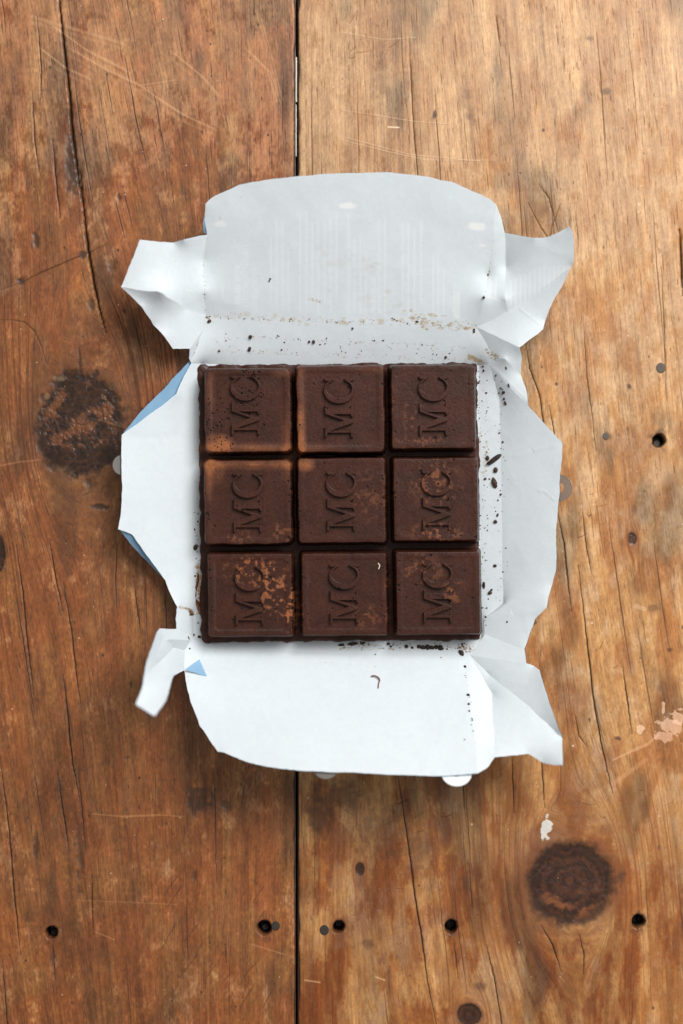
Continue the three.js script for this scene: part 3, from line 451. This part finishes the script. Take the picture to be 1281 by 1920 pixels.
{ // clear ring stickers that sealed the flaps
  const film = new THREE.MeshPhysicalMaterial({ color: 0xcfccc6, roughness: 0.3, transmission: 0.86, thickness: 0, specularIntensity: 1, side: THREE.DoubleSide });
  const milky = new THREE.MeshPhysicalMaterial({ color: 0xf2f5f4, roughness: 0.5, transmission: 0.25, thickness: 0, side: THREE.DoubleSide });
  for (const [x, y, h, R, r, m, tx, tz] of [[1049, 915, 7.0, 25, 9.5, film, 0, 0.38], [229, 872, 10.8, 18, 0, film, 0, -0.42], [611, 1440, 27.0, 22, 0, film, -0.62, 0], [856, 1449, 27.6, 27, 8.5, milky, -0.62, 0]]) {
    const s = new THREE.Shape(); s.absarc(0, 0, R * K, 0, Math.PI * 2); if (r) { const q = new THREE.Path(); q.absarc(0, 0, r * K, 0, Math.PI * 2, true); s.holes.push(q); }
    const g = new THREE.ExtrudeGeometry(s, { depth: 0.00012, bevelEnabled: true, bevelSize: 0.00006, bevelThickness: 0.00004, bevelSegments: 1, curveSegments: 40 }); g.rotateX(-Math.PI / 2);
    const o = mesh('seal_sticker', g, m, wrapper); o.position.set(...P(x, y, h)); o.rotation.set(tx, 0, tz); o.userData.label = 'clear round seal sticker under the paper edge';
  }
}

// ------------------------------------------------------------ chocolate bar: nine squares with raised letters on a rough base
const barS = new Sheet(366, 908, 676, 1208, 1024, 1024);
const SQ = [ // x0 x1 y0 y1 of each top face, wear
  [387, 543, 693, 846], [559, 718, 688, 846], [736, 889, 687, 839],
  [386, 544, 865, 1018], [561, 721, 861, 1016], [740, 894, 861, 1012],
  [393, 546, 1040, 1191], [568, 723, 1039, 1189], [745, 898, 1036, 1187],
];
barS.fill((x, y, o) => {
  const a = fbm(x * 0.03, y * 0.03, 4), b = fbm(x * 0.25, y * 0.25, 3), c = vn(x * 0.9, y * 0.9);
  let v = 1 + (a - 0.5) * 0.35 + (b - 0.5) * 0.18 + (c - 0.5) * 0.08, r = 58 * v, g = 29 * v, bl = 18 * v, rough = 0.30 + 0.2 * b;
  const bloom = [142, 84, 47]; let m = 0;
  const n = fbm(x * 0.15 + 3, y * 0.15 + 8, 5), n2 = fbm(x * 0.04 + 13, y * 0.04 + 1, 4);
  const near = (px, py, rx, ry) => Math.max(0, 1 - ((x - px) / rx) ** 2 - ((y - py) / ry) ** 2);
  const veins = ss(0.50, 0.70, n);
  m += veins * 1.1 * (near(515, 1110, 42, 62) + near(470, 1070, 60, 34) + near(550, 1150, 22, 50) * 1.2 + 0.7 * near(820, 1000, 60, 26) + 0.6 * near(815, 905, 60, 60) + 0.5 * near(790, 1070, 50, 40) + 0.6 * near(850, 1110, 26, 30) + 0.45 * near(530, 1000, 34, 26) + 0.45 * near(445, 1005, 34, 22) + 0.35 * near(690, 930, 40, 60) + 0.45 * near(690, 1155, 34, 30) + 0.45 * near(790, 830, 60, 22) + 0.6 * near(775, 780, 24, 40));
  m += ss(0.5, 0.62, n) * 0.6 * (near(552, 1120, 10, 90) + near(730, 1120, 12, 90) + near(550, 760, 10, 70) * 0.6 + near(728, 770, 14, 80) * 0.7 + near(730, 940, 14, 80) * 0.6 + near(553, 950, 10, 80) * 0.6);
  const edge = (q, d) => { const [x0, x1, y0, y1] = SQ[q]; return [x - x0, x1 - x, y - y0, y1 - y].map((e) => Math.max(0, 1 - Math.abs(e - d) / 13)); };
  const grain = 0.55 + 0.9 * (n2 - 0.35);
  if (x < 551 && y < 856) { const [l, rr, t, bt] = edge(0, 6); m += grain * (0.7 * l * ss(690, 720, y) * ss(790, 720, y) + 0.7 * rr * ss(740, 830, y) + 0.8 * bt + 0.4 * t * ss(500, 530, x) + 1.2 * near(410, 832, 34, 22)); m *= 1 - 0.5 * near(465, 760, 40, 50); }
  else if (x < 727 && y < 856) { const [l, rr, t, bt] = edge(1, 5); m += grain * (1.0 * l * ss(740, 800, y) + 0.5 * l + 0.7 * bt * ss(650, 570, x) + 0.4 * t * ss(650, 700, x)); }
  else if (x < 551 && y < 1028) { const [l, rr, t] = edge(3, 6); m += grain * (0.9 * t + 1.0 * l * ss(960, 880, y) + 0.5 * rr * ss(930, 870, y) + 0.7 * near(400, 885, 26, 30)); }
  else if (x < 727 && y < 1028 && y > 856) m += grain * 0.9 * near(572, 870, 22, 18);
  m = clamp(m, 0, 0.92) * (0.75 + 0.5 * b);
  r = lerp(r, bloom[0], m); g = lerp(g, bloom[1], m); bl = lerp(bl, bloom[2], m);
  o[0] = r; o[1] = g; o[2] = bl; o[3] = (b - 0.5) * 0.00003 + (fbm(x * 0.5, y * 0.5, 2) - 0.5) * 0.00003 + m * 0.00003; o[4] = clamp(rough + m * 0.25);
});
for (let i = 0; i < 170; i++) { const q = SQ[(rnd() * 9) | 0], e = rnd() < 0.5, x = e ? (rnd() < 0.5 ? q[0] : q[1]) + (rnd() - 0.5) * 10 : lerp(q[0], q[1], rnd()), y = e ? lerp(q[2], q[3], rnd()) : lerp(q[2], q[3], rnd()), r = 0.8 + rnd() * rnd() * 2.4; barS.spot(x, y, r + 0.5, r + 0.5, [26, 16, 13], 0.85, -0.0003, 0, 0.4, 0.4, i); }
for (const [x, y, n, s] of [[468, 704, 22, 26], [404, 800, 12, 34], [404, 760, 10, 40], [466, 740, 26, 56], [420, 835, 16, 40]]) for (let i = 0; i < n; i++) barS.spot(x + (rnd() - 0.5) * s, y + (rnd() - 0.5) * s * 0.8, 0.8 + rnd() * rnd() * 2.2, 0.8 + rnd() * 1.1, [24, 15, 12], 0.8, -0.0004, 0, 0.4, 0.4, i);
const barMaps = { map: barS.colour(), bumpMap: barS.grey(barS.z, -0.0005, 0.0003), bumpScale: 0.0008, roughnessMap: barS.grey(barS.r, 0, 1) };
const choc = new THREE.MeshPhysicalMaterial({ ...barMaps, roughness: 1, specularIntensity: 0.5 });
const BAR_TOP = 9.6, GROOVE = 1.7, BC = [640, 941];
const bar = new THREE.Group(); bar.name = 'chocolate_bar'; scene.add(bar); bar.position.set(...P(BC[0], BC[1], 0.5));
tag(bar, 'dark chocolate bar of nine squares with raised letters, on the opened wrapper', 'chocolate bar');
const barUV = (X, Z) => [((X + bar.position.x) / K * HC / (HC - BAR_TOP / 1000) + 640.5 - barS.x0) / (barS.x1 - barS.x0), ((Z + bar.position.z) / K * HC / (HC - BAR_TOP / 1000) + 960 - barS.y0) / (barS.y1 - barS.y0)];
function roundRect(hx, hz, r, n = 22) {             // closed outline with many points, starts at +x side
  const pts = []; r = Math.min(r, hx, hz);
  const cor = [[hx - r, hz - r, 0], [-hx + r, hz - r, 1], [-hx + r, -hz + r, 2], [hx - r, -hz + r, 3]];
  cor.forEach(([cx, cz, q], i) => {
    for (let k = 0; k <= 7; k++) { const a = (q + k / 7) * Math.PI / 2; pts.push([cx + Math.cos(a) * r, cz + Math.sin(a) * r]); }
    const [ax, az] = pts[pts.length - 1], nx = cor[(i + 1) % 4], a = (nx[2]) * Math.PI / 2, bx = nx[0] + Math.cos(a) * r, bz = nx[1] + Math.sin(a) * r;
    for (let k = 1; k < n; k++) pts.push([lerp(ax, bx, k / n), lerp(az, bz, k / n)]);
  });
  return pts;
}
function loft(rings, capTop, uvf) {                 // rings of equal count, each point [x, y, z]; closed at the last ring by its centre
  const n = rings[0].length, pos = [], idx = [], uv = [];
  for (const r of rings) for (const p of r) { pos.push(...p); uv.push(...uvf(p[0], p[2])); }
  for (let j = 0; j + 1 < rings.length; j++) for (let i = 0; i < n; i++) { const a = j * n + i, b = j * n + (i + 1) % n; idx.push(a, a + n, b, b, a + n, b + n); }
  const c = capTop; pos.push(...c); uv.push(...uvf(c[0], c[2])); const L = (rings.length - 1) * n, ci = pos.length / 3 - 1; for (let i = 0; i < n; i++) idx.push(L + i, ci, L + (i + 1) % n);
  const g = new THREE.BufferGeometry(); g.setAttribute('position', new THREE.Float32BufferAttribute(pos, 3)); g.setAttribute('uv', new THREE.Float32BufferAttribute(uv, 2)); g.setIndex(idx); g.computeVertexNormals(); return g;
}
const mm = 0.001;
// letters in units of their height: u along the writing, v up the letter
const Mpts = [[0, 0], [0.30, 0], [0.30, 0.05], [0.236, 0.075], [0.236, 0.80], [0.52, 0], [0.565, 0], [0.835, 0.75], [0.835, 0.075], [0.75, 0.05], [0.75, 0], [1.16, 0], [1.16, 0.05], [1.03, 0.075], [1.03, 0.925], [1.16, 0.95], [1.16, 1], [0.845, 1], [0.606, 0.32], [0.355, 1], [0, 1], [0, 0.95], [0.166, 0.925], [0.166, 0.075], [0, 0.05]];
const Cpts = (() => {
  const p = []; const t0 = 0.66; // outer arc the long way round, then back along the inner one
  p.push([0.89, 0.70], [0.89, 1.03], [0.845, 1.03], [0.80, 0.955]);
  for (let k = 0; k <= 26; k++) { const a = lerp(t0, 2 * Math.PI - t0, k / 26); p.push([0.46 + 0.46 * Math.cos(a), 0.5 + 0.545 * Math.sin(a) * 1.0]); }
  p.push([0.80, 0.045], [0.845, -0.03], [0.89, -0.03], [0.89, 0.30], [0.845, 0.30]);
  for (let k = 0; k <= 24; k++) { const a = lerp(2 * Math.PI - 0.82, 0.82, k / 24); p.push([0.53 + 0.335 * Math.cos(a), 0.5 + 0.475 * Math.sin(a)]); }
  p.push([0.845, 0.70]);
  const out = []; for (const q of p) { const l = out[out.length - 1]; if (!l || Math.hypot(q[0] - l[0], q[1] - l[1]) > 0.012) out.push(q); } return out;
})();
function letterGeometry(pts, u0, S) {
  const g = new THREE.ExtrudeGeometry(new THREE.Shape(pts.map(([u, v]) => new THREE.Vector2((u + u0 - 1.06) * S, (v - 0.5) * S))), { depth: 1.25 * mm, bevelEnabled: true, bevelThickness: 0.14 * mm, bevelSize: 0.12 * mm, bevelOffset: -0.04 * mm, bevelSegments: 2 });
  const m = new THREE.Matrix4().makeBasis(new THREE.Vector3(0, 0, -1), new THREE.Vector3(-1, 0, 0), new THREE.Vector3(0, 1, 0)); g.applyMatrix4(m); return g;
}
const LET = [[461, 760], [636, 765], [813, 761], [465, 942], [640, 940], [819, 938], [469, 1116], [646, 1113], [821, 1111]];
SQ.forEach(([x0, x1, y0, y1], q) => {
  const A = P((x0 + x1) / 2, (y0 + y1) / 2, BAR_TOP), hx = (x1 - x0) / 2 * K * (1 - BAR_TOP / 1000 / HC), hz = (y1 - y0) / 2 * K * (1 - BAR_TOP / 1000 / HC), cx = A[0] - bar.position.x, cz = A[2] - bar.position.z, skew = 0.012;
  const melt = [1.0, 0.8, 0.25, 0.9, 0.5, 0.15, 0.15, 0.1, 0.1][q], y9 = BAR_TOP - 0.5, yg = GROOVE - 0.5;
  const R = 0.4 * mm + melt * 1.1 * mm, dish = [0.12, 0.1, 0.03, 0.05, 0.03, 0.03, 0.14, 0.08, 0.07][q];
  const prof = [[1.25, yg - 0.4], [1.1, yg + 0.2], [0.5, yg + 5.0], [0.22, y9 - 0.28], [0.17, y9 - 0.12], [0.08, y9 - 0.03], [-0.06, y9 - 0.003], [-0.55, y9 + 0.01], [-1.05, y9 + 0.01], [-1.4, y9 - 0.02], [-1.62, y9 - dish * 0.8], [-2.0, y9 - dish], [-3.2, y9 - dish], [-5.2, y9 - dish * 0.9], [-7.6, y9 - dish * 0.9]];
  const rings = prof.map(([off, y]) => roundRect(hx + off * mm, hz + off * mm, Math.max(0.15 * mm, R + off * mm * 0.6 + (off < -1 ? 1.4 * mm : 0))).map(([x, z]) => {
    const px = (x + cx + bar.position.x) / K + 640.5, py = (z + cz + bar.position.z) / K + 960;
    const w = (fbm(px * 0.05 + q * 9, py * 0.05, 3) - 0.5), side = off > -0.3 ? 1 : 0, k = 1 + side * w * 0.035 * (0.4 + melt), rag = side * (fbm(px * 0.35, py * 0.35, 2) - 0.5) * 0.07 * mm;
    return [cx + (x * k) + Math.sign(x) * rag + skew * z, y * mm + (off > -0.6 ? 1 : 0.6) * w * 0.14 * mm, cz + z * k + Math.sign(z) * rag - skew * 0.6 * x];
  }));
  const sq = mesh('square', loft(rings, [cx, (y9 - 0.14) * mm, cz], barUV), choc, bar);
  const [lx, , lz] = P(...LET[q], BAR_TOP), S = 51.9 * K * (1 - BAR_TOP / 1000 / HC);
  for (const [nm, pts, u0] of [['letter_m', Mpts, 0], ['letter_c', Cpts, 1.225]]) {
    const g = letterGeometry(pts, u0, S); g.translate(lx - bar.position.x, (y9 - 0.22) * mm, lz - bar.position.z);
    const p = g.attributes.position, uv = []; for (let i = 0; i < p.count; i++) { const wx = (p.getX(i) + bar.position.x) / K + 640.5, wz = (p.getZ(i) + bar.position.z) / K + 960; if (q === 0 && p.getY(i) > (y9 - 0.1) * mm) p.setY(i, p.getY(i) - 0.28 * mm * fbm(wx * 0.06, wz * 0.06, 2)); uv.push(...barUV(p.getX(i), p.getZ(i))); }
    g.setAttribute('uv', new THREE.Float32BufferAttribute(uv, 2)); mesh(nm, g, choc, sq);
  }
});
{ // base slab: ragged cast edge
  const a = P(377, 685, 2), b = P(896, 1200, 2), hx = (b[0] - a[0]) / 2, hz = (b[2] - a[2]) / 2, cx = (a[0] + b[0]) / 2 - bar.position.x, cz = (a[2] + b[2]) / 2 - bar.position.z;
  const prof = [[-1.0, 0.0], [0.0, 0.05], [0.4, 0.4], [0.35, 0.8], [0.2, 1.2], [0.0, 1.3], [-0.25, 1.4], [-0.8, 1.4], [-2.2, 1.4], [-8, 1.4], [-20, 1.4]];
  const rings = prof.map(([off, y]) => roundRect(hx + off * mm, hz + off * mm, 1.2 * mm, 90).map(([x, z]) => {
    const px = x / K, py = z / K, n = fbm(px * 0.06 + 30, py * 0.06 + 30, 4) - 0.5, fine = fbm(px * 0.3, py * 0.3, 2) - 0.5, out = off > -0.7 ? 1 : 0, e = out * (n * 1.7 + fine * 0.35) * mm;
    const L = Math.hypot(x, z) || 1, ax = Math.abs(x) / hx > Math.abs(z) / hz;
    return [cx + x + (ax ? Math.sign(x) * e : 0) + 0.012 * z, Math.max(0, y + (off > -2 && y > 1 ? (n + fine * 0.5) * 0.9 : 0)) * mm, cz + z + (ax ? 0 : Math.sign(z) * e) - 0.007 * x];
  }));
  mesh('base_slab', loft(rings, [cx, 1.4 * mm, cz], barUV), choc, bar);
}

// ------------------------------------------------------------ crumbs, shavings, smear
const crumbMats = [[0.022, 0.011, 0.008], [0.03, 0.015, 0.010], [0.045, 0.02, 0.011]].map((c) => new THREE.MeshPhysicalMaterial({ color: new THREE.Color().setRGB(...c), roughness: 0.55, specularIntensity: 0.6 }));
function lump(rx, ry, rz, seed, detail = 2) {
  const g = new THREE.IcosahedronGeometry(1, detail), p = g.attributes.position;
  for (let i = 0; i < p.count; i++) { const x = p.getX(i), y = p.getY(i), z = p.getZ(i), n = 1 + 0.75 * (fbm(x * 1.6 + seed, z * 1.6 + y * 1.1 + seed, 3) - 0.5); p.setXYZ(i, x * n * rx, y * n * ry, z * n * rz); }
  g.computeVertexNormals(); return g;
}
const CR = 'chocolate crumbs scattered on the paper';
const crumb = (x, y, w, l, turn, label, where) => {
  const h = where === 'bar' ? BAR_TOP + 0.02 : paperHeight(x, y), a = w / 2 * K, b = l / 2 * K, t = Math.min(a, b) * 0.7;
  const o = mesh(numbered('chocolate_crumb'), lump(a, t, b, x * 0.37 + y), crumbMats[(x + y | 0) % 3], scene); const q = P(x, y, h); o.position.set(q[0], q[1] + t * 0.55, q[2]); o.rotation.y = turn; return tag(o, label, 'crumb', CR);
};
const gSm = 'small dark chocolate crumb lying on the white paper', gBt = 'dark chocolate crumb on the paper fold below the bar';
for (const [x, y, w, l, t] of [[470, 632, 7, 7, 0], [468, 655, 6, 10, -0.3], [580, 641, 4, 5, 0], [588, 641, 5, 8, 0.2], [507, 523, 3.4, 3.4, 0], [505, 527, 3, 3, 0], [393, 602, 8, 6, 0.4], [411, 658, 4, 4, 0], [661, 616, 3.6, 4, 0], [836, 670, 5, 5, 0], [889, 618, 4, 4, 0], [889, 622, 4, 4, 0], [907, 558, 5, 5, 0], [915, 515, 3, 5, 0], [782, 603, 5, 4, 0], [907, 695, 4, 5, 0], [906, 687, 3.5, 3.5, 0], [930, 704, 3, 5, -0.2], [949, 690, 2.5, 6, 0.3], [954, 723, 3, 8, 0.35], [944, 736, 9, 6, 0.3], [945, 748, 4.6, 4.6, 0], [947.5, 756, 5, 9, 0.5], [939, 728, 3.6, 3.6, 0], [897, 718, 4, 4, 0], [943, 829, 4, 4, 0], [936, 812, 3.5, 3.5, 0], [914, 859, 7, 9, 0.2], [910, 898, 5, 5, 0], [918, 898, 3, 3, 0], [929, 882, 9, 10, 0], [939, 927, 4, 4, 0], [934, 938, 3, 3, 0], [933, 966, 3.5, 7, -0.4], [929, 978, 7, 7, 0], [928, 1061, 6, 6, 0], [919, 1111, 8, 8, 0], [922, 1106, 4, 4, 0], [913, 1140, 3, 3, 0], [911, 1157, 4, 4, 0.4], [951, 1166, 3, 4, 0], [367, 1026, 8, 12, -0.3], [366, 1080, 4, 4, 0], [371, 978, 3, 4, 0], [365, 993, 3, 5, 0], [354, 1196, 3, 7, 0.5], [364, 1190, 4, 4, 0], [374, 1194, 7, 5, 0], [356, 1216, 3, 3, 0], [762, 1212, 8, 7, 0], [773, 1214, 5, 5, 0], [704, 1227, 2.5, 2.5, 0], [871, 1387, 3, 3, 0], [827, 1233, 2.5, 2.5, 0], [872, 1250, 5, 6, 0.3], [878, 1303, 6, 5, 0], [879, 1320, 4, 5, 0], [880, 1333, 3, 4, 0]]) crumb(x, y, w, l, t, y < 690 ? 'small dark crumb on the paper between the bar and the printed flap' : x > 860 && y < 1190 ? 'small dark crumb on the paper between the bar and the ring sticker flap' : x < 400 ? 'small dark crumb on the paper near the torn strip corner' : y < 1222 ? gBt : 'tiny dark crumb on the wide flap that holds the hooked shaving');
for (const [x, y, w, l, t] of [[867, 1195, 8, 8, 0], [891, 1194, 7, 6, 0], [662, 1207, 20, 7, 0.1], [640, 1209, 12, 5, 0], [680, 1206, 10, 5, 0.2], [865, 1224, 8, 14, 0.5], [867, 1208, 4, 5, 0], [728, 1207, 7, 5, 0], [733, 1212, 6, 4, 0]]) crumb(x, y, w, l, t, gBt);
crumb(926.5, 862, 9, 32, -0.95, 'long thin chocolate splinter on the paper beside the bar');
crumb(927, 905, 9, 19, 0.25, 'drop-shaped chocolate flake on the paper beside the bar');
crumb(907, 1097, 5, 13, 0, 'reddish brown chocolate flake beside the lower corner of the bar');
{
  const g = mergeGeometries([0, 1, 2, 3, 4, 5].map((i) => lump((4.2 + (i % 2)) * K, 3.2 * K, (3.8 + (i % 3) * 0.7) * K, i * 7.1).translate((i - 2.5) * 8 * K, 0, (i % 2) * 1.2 * K)));
  const o = mesh('chocolate_crumb_cluster', g, crumbMats[0], scene), q = P(806, 1213, paperHeight(806, 1213)); o.position.set(q[0], q[1] + 1.6 * K, q[2]); o.rotation.y = -0.03; tag(o, 'long dark ridge of chocolate crumbs below the bar edge', 'crumb', CR);
  const curl = new THREE.CatmullRomCurve3([[696, 1268], [702, 1267], [709, 1270], [712, 1275], [710, 1282], [709, 1291]].map(([x, y], i) => { const p = P(x, y, paperHeight(x, y) + 0.35 + 0.35 * Math.sin(i)); return new THREE.Vector3(...p); }));
  const c = mesh('chocolate_shaving', new THREE.TubeGeometry(curl, 24, 1.2 * K, 6), new THREE.MeshPhysicalMaterial({ color: new THREE.Color().setRGB(0.13, 0.035, 0.018), roughness: 0.5 }), scene); tag(c, 'hooked thin chocolate shaving on the bottom flap of the wrapper', 'shaving');
  const fib = new THREE.CatmullRomCurve3([[709, 1056], [712, 1060], [710, 1067]].map(([x, y]) => new THREE.Vector3(...P(x, y, BAR_TOP + 0.15))));
  tag(mesh('pale_fibre', new THREE.TubeGeometry(fib, 10, 0.9 * K, 5), new THREE.MeshStandardMaterial({ color: 0xe6d6be, roughness: 0.7 }), scene), 'tiny pale fibre on a chocolate square', 'fibre');
  // melted chocolate pulled along the paper
  const dome = (pts) => { const y0 = (x, y) => paperHeight(x, y); const poly = pts.map(([x, y]) => [x, y, y0(x, y) + 0.05]); const cx = poly.reduce((s, p) => s + p[0], 0) / poly.length, cy = poly.reduce((s, p) => s + p[1], 0) / poly.length; const pos = [], idx = []; const n = poly.length, R = 5; for (let j = 0; j <= R; j++) for (const p of poly) { const t = j / R, x = lerp(p[0], cx, t), y = lerp(p[1], cy, t); pos.push(...P(x, y, y0(x, y) + 0.06 + 0.55 * Math.sin(t * 1.57) * (0.6 + 0.9 * fbm(x * 0.3, y * 0.3, 2)))); } for (let j = 0; j < R; j++) for (let i = 0; i < n; i++) { const a = j * n + i, b = j * n + (i + 1) % n; idx.push(a, a + n, b, b, a + n, b + n); } const g = new THREE.BufferGeometry(); g.setAttribute('position', new THREE.Float32BufferAttribute(pos, 3)); g.setIndex(idx); g.computeVertexNormals(); return g; };
  const melted = new THREE.MeshPhysicalMaterial({ color: new THREE.Color().setRGB(0.15, 0.05, 0.018), roughness: 0.18, specularIntensity: 1, side: THREE.DoubleSide });
  const g2 = mergeGeometries([dome([[371, 1072], [374, 1080], [373, 1092], [371, 1100], [368, 1110], [366, 1102], [368, 1090], [369, 1080]]), dome([[367, 1122], [372, 1127], [378, 1134], [382, 1140], [383, 1152], [380, 1156], [374, 1152], [370, 1142], [367, 1132]]), dome([[367, 1108], [369, 1112], [368, 1122], [366, 1118]])]);
  tag(mesh('melted_chocolate_smear', g2, melted, scene), 'glossy brown melted chocolate smear on the paper by the bar edge', 'smear');
  // dust too fine to count
  const dust = new THREE.InstancedMesh(lump(1, 0.7, 1, 3, 1), crumbMats[1], 340); dust.name = 'chocolate_dust'; dust.castShadow = dust.receiveShadow = true;
  const M = new THREE.Matrix4(), Q = new THREE.Quaternion(), lanes = [[[388, 594], [893, 613], 5, 26], [[390, 640], [890, 660], 34, 60], [[906, 690], [906, 1190], 26, 90], [[935, 700], [942, 1150], 24, 40], [[640, 1208], [890, 1212], 12, 50], [[872, 1245], [890, 1400], 6, 12], [[368, 900], [374, 1190], 8, 30]];
  let k = 0; for (const [a, b, s, n] of lanes) for (let i = 0; i < n && k < 340; i++) { const t = rnd(), x = lerp(a[0], b[0], t) + (rnd() - 0.5) * s, y = lerp(a[1], b[1], t) + (rnd() - 0.5) * s, r = (0.5 + rnd() * rnd() * 1.1) * K, p = P(x, y, paperHeight(x, y)); M.compose(new THREE.Vector3(p[0], p[1] + r * 0.4, p[2]), Q.setFromAxisAngle(new THREE.Vector3(0, 1, 0), rnd() * 6), new THREE.Vector3(r, r, r * (0.8 + rnd()))); dust.setMatrixAt(k++, M); }
  dust.count = k; scene.add(dust); tag(dust, 'fine chocolate dust and specks along the paper folds', 'dust', null, 'stuff');
}

// ------------------------------------------------------------ the window that lights the table
{
  const win = new THREE.Group(); win.name = 'window'; scene.add(win); win.position.set(...WIN.pos); win.lookAt(...WIN.aim); win.translateZ(-0.03);
  tag(win, 'tall white framed window that lights the table', 'window');
  const white = new THREE.MeshStandardMaterial({ color: 0xdedbd4, roughness: 0.6 }), w = WIN.w, h = WIN.h, f = 0.07;
  for (const [bw, bh, x, y] of [[w + 2 * f, f, 0, h / 2 + f / 2], [w + 2 * f, f, 0, -h / 2 - f / 2], [f, h, -w / 2 - f / 2, 0], [f, h, w / 2 + f / 2, 0]]) mesh('frame', new THREE.BoxGeometry(bw, bh, 0.05), white, win).position.set(x, y, 0);
  mesh('window_pane', new THREE.BoxGeometry(w, h, 0.006), new THREE.MeshStandardMaterial({ color: 0x222222, emissive: new THREE.Color().setRGB(0.99, 0.996, 1.0), emissiveIntensity: 0.6, roughness: 0.3 }), win);
}
scene.traverse((o) => { if (o.isMesh) o.castShadow = o.receiveShadow = true; });
renderer.render(scene, camera);
